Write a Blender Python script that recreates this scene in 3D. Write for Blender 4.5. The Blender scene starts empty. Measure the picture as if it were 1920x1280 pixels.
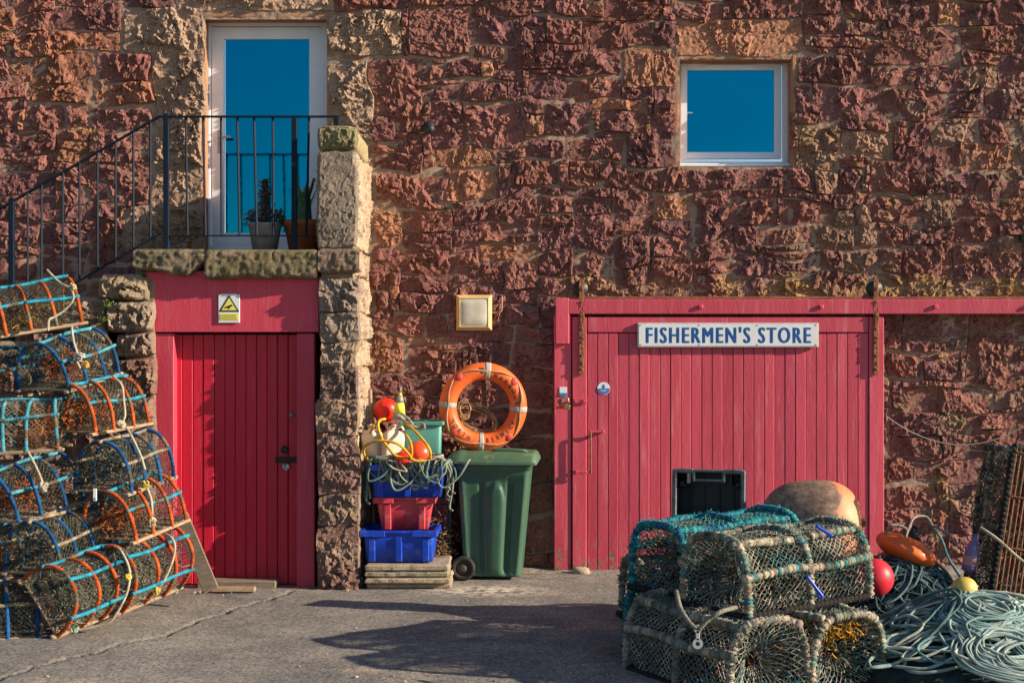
import bpy, math, random
import numpy as np
from mathutils import Vector, Matrix, Euler

S = bpy.context.scene
C = S.collection
R = math.radians

# ------------------------------------------------------------------ camera, sky, sun, exposure
cam_d = bpy.data.cameras.new('camera'); cam = bpy.data.objects.new('camera', cam_d); C.objects.link(cam)
cam.location = (0, -12, 1.95); cam.rotation_euler = (R(90), 0, 0)
cam_d.sensor_width = 36; cam_d.lens = 49.5; cam_d.clip_end = 500; cam_d.clip_start = 0.1
S.camera = cam

SUN_TO = Vector((4.0, -0.92, 1.58)).normalized()
world = bpy.data.worlds.new('World'); S.world = world; world.use_nodes = True
wn = world.node_tree.nodes; wl = world.node_tree.links
bg = wn.get('Background') or wn.new('ShaderNodeBackground')
sky = wn.new('ShaderNodeTexSky'); sky.sky_type = 'NISHITA'; sky.sun_disc = False
sky.sun_elevation = math.asin(SUN_TO.z); sky.sun_rotation = math.atan2(SUN_TO.x, SUN_TO.y)
sky.air_density = 1.0; sky.dust_density = 0.4; sky.ozone_density = 2.0
wl.new(sky.outputs[0], bg.inputs[0]); bg.inputs[1].default_value = 0.072
sun_d = bpy.data.lights.new('sun', 'SUN'); sun_d.energy = 5.0; sun_d.angle = R(0.5); sun_d.color = (1.0, 0.83, 0.64)
sun = bpy.data.objects.new('sun', sun_d); C.objects.link(sun); sun.location = (8, -3, 6)
sun.rotation_euler = SUN_TO.to_track_quat('Z', 'Y').to_euler()
S.view_settings.view_transform = 'Standard'; S.view_settings.look = 'None'
S.view_settings.gamma = 1; S.view_settings.exposure = 0.9; S.view_settings.use_curve_mapping = False
S.render.engine = 'CYCLES'
S.cycles.use_denoising = True
S.cycles.max_bounces = 5

F = 2640.0
def at(px, py, D):                      # photo pixel + distance from the camera -> world point
    return Vector(((px - 960) / F * D, D - 12.0, 1.95 - (py - 640) / F * D))
def wx(px, D=12.0): return (px - 960) / F * D
def wz(py, D=12.0): return 1.95 - (py - 640) / F * D

# ------------------------------------------------------------------ noise
def _h(i, j, k, s):
    n = (i * 374761393 + j * 668265263 + k * 1274126177 + s * 362437) & 0xFFFFFFFF
    n = ((n ^ (n >> 13)) * 1274126177) & 0xFFFFFFFF
    n = (n ^ (n >> 16)) & 0xFFFFFF
    return n / 16777215.0
def vnoise(x, y, z, s=0):
    x, y, z = np.broadcast_arrays(np.asarray(x, float), y, z)
    xi, yi, zi = np.floor(x).astype(np.int64), np.floor(y).astype(np.int64), np.floor(z).astype(np.int64)
    fx, fy, fz = x - xi, y - yi, z - zi
    fx = fx * fx * (3 - 2 * fx); fy = fy * fy * (3 - 2 * fy); fz = fz * fz * (3 - 2 * fz)
    r = 0
    for a in (0, 1):
        for b in (0, 1):
            for c in (0, 1):
                w = (fx if a else 1 - fx) * (fy if b else 1 - fy) * (fz if c else 1 - fz)
                r = r + w * _h(xi + a, yi + b, zi + c, s)
    return r * 2 - 1
def fbm(x, y, z, s=0, o=3, ridged=False):
    r = 0; a = 1.0; t = 0
    for i in range(o):
        n = vnoise(x * 2 ** i + 11.3 * i, y * 2 ** i, z * 2 ** i, s + i)
        r = r + a * ((1 - 2 * np.abs(n)) if ridged else n); t += a; a *= .5
    return r / t

# ------------------------------------------------------------------ mesh builder
class MB:
    def __init__(s): s.v = []; s.q = []; s.t = []; s.p = []; s.c = []; s.n = 0; s.hascol = False
    def add(s, v, quads=None, tris=None, polys=None, col=None):
        v = np.asarray(v, float).reshape(-1, 3)
        if quads is not None and len(quads): s.q.append(np.asarray(quads, np.int64) + s.n)
        if tris is not None and len(tris): s.t.append(np.asarray(tris, np.int64) + s.n)
        if polys:
            for f in polys: s.p.append([i + s.n for i in f])
        if col is None: c = np.ones((len(v), 3)) * .5
        else:
            c = np.asarray(col, float); s.hascol = True
            if c.ndim == 1: c = np.tile(c, (len(v), 1))
        s.c.append(c); s.v.append(v); s.n += len(v); return s
    def mesh(s, name, mat=None, smooth=False):
        me = bpy.data.meshes.new(name)
        v = np.concatenate(s.v)
        idx = []; tot = []
        for arr, k in ((s.q, 4), (s.t, 3)):
            if arr:
                a = np.concatenate(arr); idx.append(a.ravel()); tot.append(np.full(len(a), k))
        for f in s.p: idx.append(np.array(f)); tot.append(np.array([len(f)]))
        idx = np.concatenate(idx).astype(np.int32); tot = np.concatenate(tot).astype(np.int32)
        st = np.concatenate([[0], np.cumsum(tot)[:-1]]).astype(np.int32)
        me.vertices.add(len(v)); me.vertices.foreach_set('co', v.astype(np.float32).ravel())
        me.loops.add(len(idx)); me.loops.foreach_set('vertex_index', idx)
        me.polygons.add(len(tot)); me.polygons.foreach_set('loop_start', st)
        me.polygons.foreach_set('loop_total', tot)
        me.polygons.foreach_set('use_smooth', np.full(len(tot), smooth))
        me.update(calc_edges=True)
        if s.hascol:
            a = me.color_attributes.new('tint', 'FLOAT_COLOR', 'POINT')
            c = np.concatenate(s.c); c = np.concatenate([c, np.ones((len(c), 1))], 1)
            a.data.foreach_set('color', c.astype(np.float32).ravel())
        me.validate()
        if mat: me.materials.append(mat)
        return me
    def build(s, name, mat, parent=None, smooth=False, loc=None, rot=None):
        return link(name, s.mesh(name, mat, smooth), parent, loc, rot)

def link(name, me, parent=None, loc=None, rot=None):
    o = bpy.data.objects.new(name, me); C.objects.link(o)
    if parent: o.parent = parent
    if loc is not None: o.location = loc
    if rot is not None: o.rotation_euler = rot
    return o
def tag(o, label=None, cat=None, group=None, kind=None):
    if label: o['label'] = label
    if cat: o['category'] = cat
    if group: o['group'] = group
    if kind: o['kind'] = kind
    return o
def thing(name, label, cat, loc=(0, 0, 0), rot=(0, 0, 0), group=None):
    o = bpy.data.objects.new(name, None); C.objects.link(o); o.location = loc; o.rotation_euler = rot
    o.empty_display_size = .1
    return tag(o, label, cat, group)
def copy_tree(o, parent=None):
    c = o.copy(); C.objects.link(c); c.parent = parent
    for ch in list(o.children): copy_tree(ch, c)
    return c

_CB = None
def box(mb, c, size, bev=.004, rot=None, col=None, jit=0, rnd=None):
    """box with chamfered edges"""
    hx, hy, hz = [k / 2 for k in size]; b = min(bev, hx * .9, hy * .9, hz * .9)
    V = []; ix = {}
    for sx in (-1, 1):
        for sy in (-1, 1):
            for sz in (-1, 1):
                for a in range(3):
                    p = [sx * (hx - b), sy * (hy - b), sz * (hz - b)]
                    p[a] = (sx * hx, sy * hy, sz * hz)[a]
                    ix[(sx, sy, sz, a)] = len(V); V.append(p)
    P = []
    for a in range(3):
        for s in (-1, 1):
            o = [i for i in range(3) if i != a]; f = []
            for (u, w) in ((-1, -1), (1, -1), (1, 1), (-1, 1)):
                k = [0, 0, 0]; k[a] = s; k[o[0]] = u; k[o[1]] = w; f.append(ix[(*k, a)])
            flip = (s > 0) != (a != 1)
            P.append(f[::-1] if flip else f)
    for a in range(3):                     # edges along axis a
        o = [i for i in range(3) if i != a]
        for u in (-1, 1):
            for w in (-1, 1):
                k = [0, 0, 0]; k[o[0]] = u; k[o[1]] = w
                k1 = list(k); k1[a] = -1; k2 = list(k); k2[a] = 1
                f = [ix[(*k1, o[0])], ix[(*k2, o[0])], ix[(*k2, o[1])], ix[(*k1, o[1])]]
                n = (u * w > 0) != (a == 1)
                P.append(f if not n else f[::-1])
    for sx in (-1, 1):
        for sy in (-1, 1):
            for sz in (-1, 1):
                f = [ix[(sx, sy, sz, a)] for a in range(3)]
                P.append(f if sx * sy * sz > 0 else f[::-1])
    V = np.array(V)
    if jit: V = V + (rnd or np.random.default_rng(1)).normal(0, jit, V.shape)
    if rot is not None: V = V @ np.array(Euler(rot).to_matrix()).T
    V = V + np.array(c)
    mb.add(V, polys=P, col=col); return mb

def smoothpath(pts, n=None, closed=False, step=None):
    """Catmull-Rom through pts"""
    P = np.array([list(p) for p in pts], float); m = len(P)
    if closed: Q = np.vstack([P[-1], P, P[0], P[1]]); segs = m
    else: Q = np.vstack([2 * P[0] - P[1], P, 2 * P[-1] - P[-2]]); segs = m - 1
    out = []
    k = n or 8
    for i in range(segs):
        p0, p1, p2, p3 = Q[i:i + 4]
        kk = k if step is None else max(1, int(np.linalg.norm(p2 - p1) / step))
        t = np.linspace(0, 1, kk, endpoint=False)[:, None]
        out.append(.5 * (2 * p1 + (p2 - p0) * t + (2 * p0 - 5 * p1 + 4 * p2 - p3) * t ** 2 + (3 * p1 - p0 - 3 * p2 + p3) * t ** 3))
    if not closed: out.append(Q[-2][None])
    return np.vstack(out)
def resample(P, step, closed=False):
    P = np.asarray(P, float)
    if closed: P = np.vstack([P, P[:1]])
    d = np.r_[0, np.cumsum(np.linalg.norm(np.diff(P, axis=0), axis=1))]
    n = max(2, int(d[-1] / step) + 1)
    s = np.linspace(0, d[-1], n)
    Q = np.stack([np.interp(s, d, P[:, i]) for i in range(3)], 1)
    return Q[:-1] if closed else Q

def tube(mb, P, r, n=6, closed=False, col=None, caps=True, twist=None, flat=1.0):
    """sweep; r scalar or per-point; twist=(amp, pitch, strands) makes wound-rope ridges; col may be a pair of colours"""
    P = np.asarray([list(p) for p in P], float); m = len(P)
    if closed: T = np.roll(P, -1, 0) - np.roll(P, 1, 0)
    else: T = np.gradient(P, axis=0)
    T /= np.linalg.norm(T, axis=1)[:, None] + 1e-12
    N = np.zeros_like(P)
    a = np.array([0, 0, 1.0]) if abs(T[0, 2]) < .9 else np.array([1.0, 0, 0])
    nrm = np.cross(T[0], a); nrm /= np.linalg.norm(nrm)
    for i in range(m):
        nrm = nrm - T[i] * nrm.dot(T[i]); l = np.linalg.norm(nrm)
        nrm = nrm / l if l > 1e-9 else N[i - 1]
        N[i] = nrm
    B = np.cross(T, N)
    th = np.linspace(0, 2 * np.pi, n, endpoint=False)
    r = np.broadcast_to(np.asarray(r, float), (m,))[:, None] * np.ones((1, n))
    ph = None
    if twist:
        amp, pitch, k = twist
        s = np.r_[0, np.cumsum(np.linalg.norm(np.diff(P, axis=0), axis=1))]
        ph = np.abs(np.sin(.5 * (k * th[None] + 2 * np.pi * s[:, None] / pitch)))
        r = r * (1 - amp + amp * 2 * ph ** .7)
    V = P[:, None] + r[..., None] * (np.cos(th)[None, :, None] * N[:, None] + flat * np.sin(th)[None, :, None] * B[:, None])
    i = np.arange(m if closed else m - 1)[:, None]; j = np.arange(n)[None]
    i2 = (i + 1) % m; j2 = (j + 1) % n
    Q = np.stack([i * n + j, i * n + j2, i2 * n + j2, i2 * n + j], -1).reshape(-1, 4)
    cc = None
    if col is not None:
        col = np.asarray(col, float)
        if col.ndim == 2 and len(col) == 2:
            w = (ph[..., None] if ph is not None else np.zeros((m, n, 1)))
            cc = (col[0] * w + col[1] * (1 - w)).reshape(-1, 3)
        elif col.ndim == 2: cc = np.repeat(col, n, axis=0)
        else: cc = col
    polys = None
    if not closed and caps: polys = [list(range(n))[::-1], [(m - 1) * n + k for k in range(n)]]
    mb.add(V.reshape(-1, 3), Q, polys=polys, col=cc); return mb

def segs(mb, A, B, r, col=None, n=3):
    A = np.asarray(A, float); B = np.asarray(B, float)
    T = B - A; L = np.linalg.norm(T, axis=1)[:, None] + 1e-9; T = T / L
    ref = np.where(np.abs(T[:, 2:3]) < .8, np.array([[0, 0, 1.]]), np.array([[1., 0, 0]]))
    N = np.cross(T, ref); N /= np.linalg.norm(N, axis=1)[:, None]; Bn = np.cross(T, N)
    V = []
    for P in (A, B):
        for k in range(n):
            t = 2 * np.pi * k / n
            V.append(P + r * (math.cos(t) * N + math.sin(t) * Bn))
    V = np.stack(V, 1)
    base = (np.arange(len(A)) * 2 * n)[:, None]
    Q = np.concatenate([base + np.array([[k, (k + 1) % n, n + (k + 1) % n, n + k]]) for k in range(n)])
    cc = None
    if col is not None:
        col = np.asarray(col, float)
        cc = col if col.ndim == 1 else np.repeat(col, 2 * n, axis=0)
    mb.add(V.reshape(-1, 3), Q, col=cc); return mb

def lathe(mb, prof, n=24, M=None, col=None, capb=True, capt=True, arc=1.0):
    prof = np.array(prof, float); m = len(prof)
    th = np.linspace(0, 2 * np.pi, n, endpoint=False)
    V = np.stack([prof[:, 0:1] * np.cos(th), prof[:, 0:1] * np.sin(th), prof[:, 1:2] + 0 * th], -1).reshape(-1, 3)
    i = np.arange(m - 1)[:, None]; j = np.arange(n)[None]; j2 = (j + 1) % n
    Q = np.stack([i * n + j, i * n + j2, (i + 1) * n + j2, (i + 1) * n + j], -1).reshape(-1, 4)
    polys = []
    if capb and prof[0, 0] > 1e-4: polys.append(list(range(n))[::-1])
    if capt and prof[-1, 0] > 1e-4: polys.append([(m - 1) * n + k for k in range(n)])
    if M is not None: V = V @ np.array(M.to_3x3()).T + np.array(M.translation)
    mb.add(V, Q, polys=polys, col=col); return mb
def ball(mb, c, r, n=16, sq=(1, 1, 1), M=None, col=None, lump=0, seed=0):
    a = np.linspace(0, np.pi, n // 2 + 1); th = np.linspace(0, 2 * np.pi, n, endpoint=False)
    a[0] = 1e-3; a[-1] = np.pi - 1e-3
    V = np.stack([np.sin(a)[:, None] * np.cos(th), np.sin(a)[:, None] * np.sin(th), np.cos(a)[:, None] + 0 * th], -1)
    if lump: V = V * (1 + lump * fbm(V[..., 0] * 2 + 5, V[..., 1] * 2, V[..., 2] * 2, seed, 3))[..., None]
    V = V.reshape(-1, 3) * r * np.array(sq)
    if M is not None: V = V @ np.array(M.to_3x3()).T
    V = V + np.array(c)
    i = np.arange(len(a) - 1)[:, None]; j = np.arange(n)[None]; j2 = (j + 1) % n
    Q = np.stack([i * n + j, (i + 1) * n + j, (i + 1) * n + j2, i * n + j2], -1).reshape(-1, 4)
    mb.add(V, Q, col=col); return mb
def frame_to(axis, up=(0, 0, 1), loc=(0, 0, 0)):
    z = Vector(axis).normalized(); x = Vector(up).cross(z)
    if x.length < 1e-4: x = Vector((1, 0, 0))
    x.normalize(); y = z.cross(x)
    M = Matrix((x, y, z)).transposed().to_4x4(); M.translation = loc; return M

def extrude_poly(mb, pts, y0, y1, col=None):
    """outline (x,z) pushed along y"""
    n = len(pts); V = [(p[0], y0, p[1]) for p in pts] + [(p[0], y1, p[1]) for p in pts]
    area = sum(pts[i][0] * pts[(i + 1) % n][1] - pts[(i + 1) % n][0] * pts[i][1] for i in range(n))
    f = list(range(n)); b = [n + i for i in range(n)][::-1]
    P = [f, b] + [[i, n + i, n + (i + 1) % n, (i + 1) % n] for i in range(n)]
    if area < 0: P = [q[::-1] for q in P]
    mb.add(V, polys=P, col=col); return mb

# ------------------------------------------------------------------ materials
def srgb(r, g, b):
    f = lambda c: (c / 255 / 12.92) if c / 255 <= .04045 else ((c / 255 + .055) / 1.055) ** 2.4
    return (f(r), f(g), f(b))
def nd(nt, t, **k):
    n = nt.nodes.new(t)
    for a, b in k.items():
        if a in n.inputs.keys(): n.inputs[a].default_value = b
        else: setattr(n, a, b)
    return n
def mixc(nt, fac, a, b, mode='MIX'):
    n = nt.nodes.new('ShaderNodeMix'); n.data_type = 'RGBA'; n.blend_type = mode
    for s, v in ((0, fac), (6, a), (7, b)):
        if hasattr(v, 'links'): nt.links.new(v, n.inputs[s])
        else: n.inputs[s].default_value = v if s == 0 else (*v, 1)
    return n.outputs[2]
def ramp(nt, src, lo, hi):
    n = nt.nodes.new('ShaderNodeMapRange'); n.inputs[1].default_value = lo; n.inputs[2].default_value = hi
    nt.links.new(src, n.inputs[0]); return n.outputs[0]
def noise(nt, vec, scale, detail=4, rough=.6, sc=(1, 1, 1)):
    n = nt.nodes.new('ShaderNodeTexNoise'); n.inputs['Scale'].default_value = scale
    n.inputs['Detail'].default_value = detail; n.inputs['Roughness'].default_value = rough
    if sc != (1, 1, 1):
        m = nt.nodes.new('ShaderNodeMapping'); m.inputs['Scale'].default_value = sc
        nt.links.new(vec, m.inputs[0]); vec = m.outputs[0]
    nt.links.new(vec, n.inputs['Vector']); return n.outputs[0]
_M = {}
def mat(name, c1, c2=None, scale=8, lo=.35, hi=.65, rough=.7, metal=0, bump=0, bscale=60, sc=(1, 1, 1), tint=False,
        spots=None, spec=.4, coat=0, rrange=None, world=False):
    """spots = [(colour, scale, threshold_lo, threshold_hi, stretch)]; tint multiplies/uses the 'tint' attribute as base"""
    if name in _M: return _M[name]
    m = bpy.data.materials.new(name); m.use_nodes = True; nt = m.node_tree
    p = nt.nodes['Principled BSDF']; p.inputs['Roughness'].default_value = rough; p.inputs['Metallic'].default_value = metal
    p.inputs['Specular IOR Level'].default_value = spec
    if coat: p.inputs['Coat Weight'].default_value = coat; p.inputs['Coat Roughness'].default_value = .25
    tc = nt.nodes.new('ShaderNodeTexCoord'); vec = tc.outputs['Object']
    if world: vec = nt.nodes.new('ShaderNodeNewGeometry').outputs['Position']
    base = None
    if tint:
        a = nt.nodes.new('ShaderNodeAttribute'); a.attribute_name = 'tint'; base = a.outputs['Color']
        f = ramp(nt, noise(nt, vec, scale, 5, .65, sc), lo, hi)
        base = mixc(nt, f, mixc(nt, 1.0, base, c1, 'MULTIPLY'), mixc(nt, 1.0, base, c2 or c1, 'MULTIPLY'))
    else:
        f = ramp(nt, noise(nt, vec, scale, 5, .65, sc), lo, hi)
        base = mixc(nt, f, c1, c2 or c1)
    for sp in spots or []:
        col, s_, l_, h_ = sp[:4]; st = sp[4] if len(sp) > 4 else (1, 1, 1)
        base = mixc(nt, ramp(nt, noise(nt, vec, s_, 6, .7, st), l_, h_), base, col)
    nt.links.new(base, p.inputs['Base Color'])
    if bump:
        b = nt.nodes.new('ShaderNodeBump'); b.inputs['Strength'].default_value = bump; b.inputs['Distance'].default_value = .01
        nt.links.new(noise(nt, vec, bscale, 6, .65, sc), b.inputs['Height']); nt.links.new(b.outputs[0], p.inputs['Normal'])
    if rrange:
        nt.links.new(ramp(nt, noise(nt, vec, scale * 2, 4), .3, .7), nt.nodes.new('ShaderNodeMath').inputs[0])
    _M[name] = m; return m

def stone_mat(name, lichen=.62, pale=.6):
    if name in _M: return _M[name]
    m = bpy.data.materials.new(name); m.use_nodes = True; nt = m.node_tree
    p = nt.nodes['Principled BSDF']; p.inputs['Roughness'].default_value = .88; p.inputs['Specular IOR Level'].default_value = .25
    g = nt.nodes.new('ShaderNodeNewGeometry'); vec = g.outputs['Position']
    a = nt.nodes.new('ShaderNodeAttribute'); a.attribute_name = 'tint'
    n1 = ramp(nt, noise(nt, vec, 9, 6, .7), .3, .7)
    base = mixc(nt, n1, mixc(nt, 1.0, a.outputs['Color'], (.50, .44, .46), 'MULTIPLY'), mixc(nt, 1.0, a.outputs['Color'], (1.35, 1.3, 1.25), 'MULTIPLY'))
    n2 = ramp(nt, noise(nt, vec, 55, 5, .8), .42, .75)
    base = mixc(nt, n2, base, mixc(nt, 1.0, a.outputs['Color'], (2.2, 2.15, 2.1), 'MULTIPLY'))
    # lichen grows along the damp ledge above the door rail and over the right end of the wall
    sp = nt.nodes.new('ShaderNodeSeparateXYZ'); nt.links.new(vec, sp.inputs[0])
    def math_(op, p_, q_):
        k = nt.nodes.new('ShaderNodeMath'); k.operation = op
        for s_, v_ in ((0, p_), (1, q_)):
            if hasattr(v_, 'links'): nt.links.new(v_, k.inputs[s_])
            else: k.inputs[s_].default_value = v_
        return k.outputs[0]
    dz = math_('ABSOLUTE', math_('SUBTRACT', sp.outputs[2], 2.42), 0)
    band = math_('MULTIPLY', math_('MULTIPLY', ramp(nt, dz, .13, .05), ramp(nt, sp.outputs[0], .3, .6)), .12)
    right = math_('MULTIPLY', ramp(nt, sp.outputs[0], 1.2, 3.2), .055)
    boost = math_('ADD', band, right)
    n3 = ramp(nt, math_('ADD', noise(nt, vec, 2.3, 7, .75), boost), lichen, lichen + .1)
    lf = ramp(nt, noise(nt, vec, 40, 4, .7), .42, .6)
    mm = nt.nodes.new('ShaderNodeMath'); mm.operation = 'MULTIPLY'; nt.links.new(n3, mm.inputs[0]); nt.links.new(lf, mm.inputs[1])
    base = mixc(nt, mm.outputs[0], base, (.42, .30, .09))
    n4 = ramp(nt, math_('ADD', noise(nt, vec, 3.1, 6, .7, (1, 1, 1.7)), right), pale, pale + .14)
    mm2 = nt.nodes.new('ShaderNodeMath'); mm2.operation = 'MULTIPLY'; nt.links.new(n4, mm2.inputs[0]); mm2.inputs[1].default_value = .7
    base = mixc(nt, mm2.outputs[0], base, (.34, .26, .19))
    nt.links.new(base, p.inputs['Base Color'])
    b = nt.nodes.new('ShaderNodeBump'); b.inputs['Strength'].default_value = 1.0; b.inputs['Distance'].default_value = .014
    nt.links.new(noise(nt, vec, 62, 7, .8), b.inputs['Height']); nt.links.new(b.outputs[0], p.inputs['Normal'])
    _M[name] = m; return m

STONE = stone_mat('red_sandstone', .6, .6)
BLOCK = stone_mat('weathered_block_stone', .60, .51)
MORTAR = mat('lime_mortar', (.27, .19, .145), (.40, .29, .215), 5, rough=.95, bump=.9, bscale=90, world=True, spec=.1,
             spots=[((.20, .09, .05), 14, .55, .7)])
FIBRE = mat('net_fibre', (1, 1, 1), (.75, .75, .75), 60, tint=True, rough=.85, spec=.2, bump=.3, bscale=300)
ROPE = mat('rope_fibre', (1.15, 1.15, 1.12), (.62, .60, .56), 14, tint=True, rough=.8, spec=.25, bump=.9, bscale=260)
def paint(name, c1, c2, pale, dark, wear=.5, rough=.5):
    """sun-faded paint: a slightly different shade per board, pale chalky streaks, flaking down to wood, rot near the ground"""
    m = bpy.data.materials.new(name); m.use_nodes = True; nt = m.node_tree; p = nt.nodes['Principled BSDF']
    p.inputs['Roughness'].default_value = rough; p.inputs['Specular IOR Level'].default_value = .4
    vec = nt.nodes.new('ShaderNodeNewGeometry').outputs['Position']
    oi = nt.nodes.new('ShaderNodeObjectInfo')
    base = mixc(nt, ramp(nt, noise(nt, vec, 3, 6, .7, (3, 3, .3)), .3, .7), c1, c2)
    sh = ramp(nt, oi.outputs['Random'], 0, 1)
    base = mixc(nt, sh, mixc(nt, 1.0, base, (.86, .80, .84), 'MULTIPLY'), mixc(nt, 1.0, base, (1.1, 1.15, 1.1), 'MULTIPLY'))
    base = mixc(nt, ramp(nt, noise(nt, vec, 2.5, 7, .75, (7, 7, .45)), .55, .80), base, pale)
    base = mixc(nt, ramp(nt, noise(nt, vec, 1.6, 5, .7, (2, 2, .6)), .55, .85), base, dark)
    sp = nt.nodes.new('ShaderNodeSeparateXYZ'); nt.links.new(vec, sp.inputs[0])
    low = ramp(nt, sp.outputs[2], .55, .0)
    ma = nt.nodes.new('ShaderNodeMath'); ma.operation = 'MULTIPLY_ADD'; nt.links.new(low, ma.inputs[0]); ma.inputs[1].default_value = .14 * wear; nt.links.new(noise(nt, vec, 16, 7, .8, (1, 1, .55)), ma.inputs[2])
    fl = ramp(nt, ma.outputs[0], .675, .69)
    wood = mixc(nt, ramp(nt, noise(nt, vec, 40, 4), .4, .6), (.13, .075, .05), (.30, .20, .14))
    base = mixc(nt, fl, base, wood)
    nt.links.new(base, p.inputs['Base Color'])
    ad = nt.nodes.new('ShaderNodeMath'); ad.operation = 'SUBTRACT'; nt.links.new(noise(nt, vec, 30, 6, .7, (1.5, 1.5, .5)), ad.inputs[0]); nt.links.new(fl, ad.inputs[1])
    b = nt.nodes.new('ShaderNodeBump'); b.inputs['Strength'].default_value = .35; b.inputs['Distance'].default_value = .008
    nt.links.new(ad.outputs[0], b.inputs['Height']); nt.links.new(b.outputs[0], p.inputs['Normal'])
    return m
RED_R = paint('faded_red_paint', (.47, .050, .085), (.58, .080, .125), (.68, .26, .29), (.33, .035, .055), 1.35)
RED_L = paint('crimson_door_paint', (.47, .010, .035), (.56, .016, .05), (.52, .06, .09), (.36, .008, .025), .45, .42)
RED_F = paint('pinkish_red_frame_paint', (.47, .035, .070), (.56, .06, .10), (.62, .17, .20), (.38, .03, .05), .5)
UPVC = mat('white_upvc', (.80, .88, .95), (.72, .80, .88), 3, rough=.35)
GLASS = mat('sky_tinted_window_glass', (.0, .235, .39), (.0, .20, .35), .7, rough=.05, metal=1.0, bump=.12, bscale=.8)  # blue of the reflected sky is put into the pane's base colour
IRON = mat('dark_blue_iron_paint', (.004, .010, .022), (.006, .016, .032), 12, rough=.6, spec=.15, bump=.2, bscale=120)
RUST = mat('rusty_iron', (.30, .115, .045), (.14, .06, .035), 20, rough=.85, bump=.8, bscale=80, spots=[((.32, .17, .04), 30, .55, .7)])
BLACKM = mat('black_plastic', (.012, .013, .015), (.03, .03, .033), 10, rough=.5)
STEEL = mat('worn_steel', (.45, .44, .42), (.3, .29, .27), 30, rough=.4, metal=.8)
BRASS = mat('tarnished_brass', (.45, .32, .12), (.30, .2, .08), 30, rough=.4, metal=.8)
WOOD = mat('weathered_timber', (.24, .17, .11), (.42, .31, .20), 10, rough=.85, sc=(1, 8, 8), bump=.5, bscale=50,
           spots=[((.10, .07, .05), 15, .6, .75)])
WOODD = mat('dark_weathered_timber', (.15, .12, .09), (.27, .21, .15), 10, rough=.9, sc=(1, 8, 8), bump=.5, bscale=50)
SLABM = mat('dirty_stone_slab', (.30, .23, .16), (.42, .34, .25), 12, rough=.92, bump=.8, bscale=70, spots=[((.16, .12, .09), 8, .55, .75)])

def rrect(hx, hy, rad, n):
    """rounded rectangle outline, evenly spaced points, counter-clockwise"""
    P = []
    for cx, cy, a0 in ((hx - rad, -hy + rad, -90), (hx - rad, hy - rad, 0), (-hx + rad, hy - rad, 90), (-hx + rad, -hy + rad, 180)):
        for a in np.linspace(a0, a0 + 90, 8): P.append((cx + rad * math.cos(R(a)), cy + rad * math.sin(R(a)), 0))
    P = np.array(P); d = np.r_[0, np.cumsum(np.linalg.norm(np.diff(np.vstack([P, P[:1]]), axis=0), axis=1))]; s = np.linspace(0, d[-1], n, endpoint=False); Q = np.vstack([P, P[:1]])
    return np.interp(s, d, Q[:, 0]), np.interp(s, d, Q[:, 1])
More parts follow.
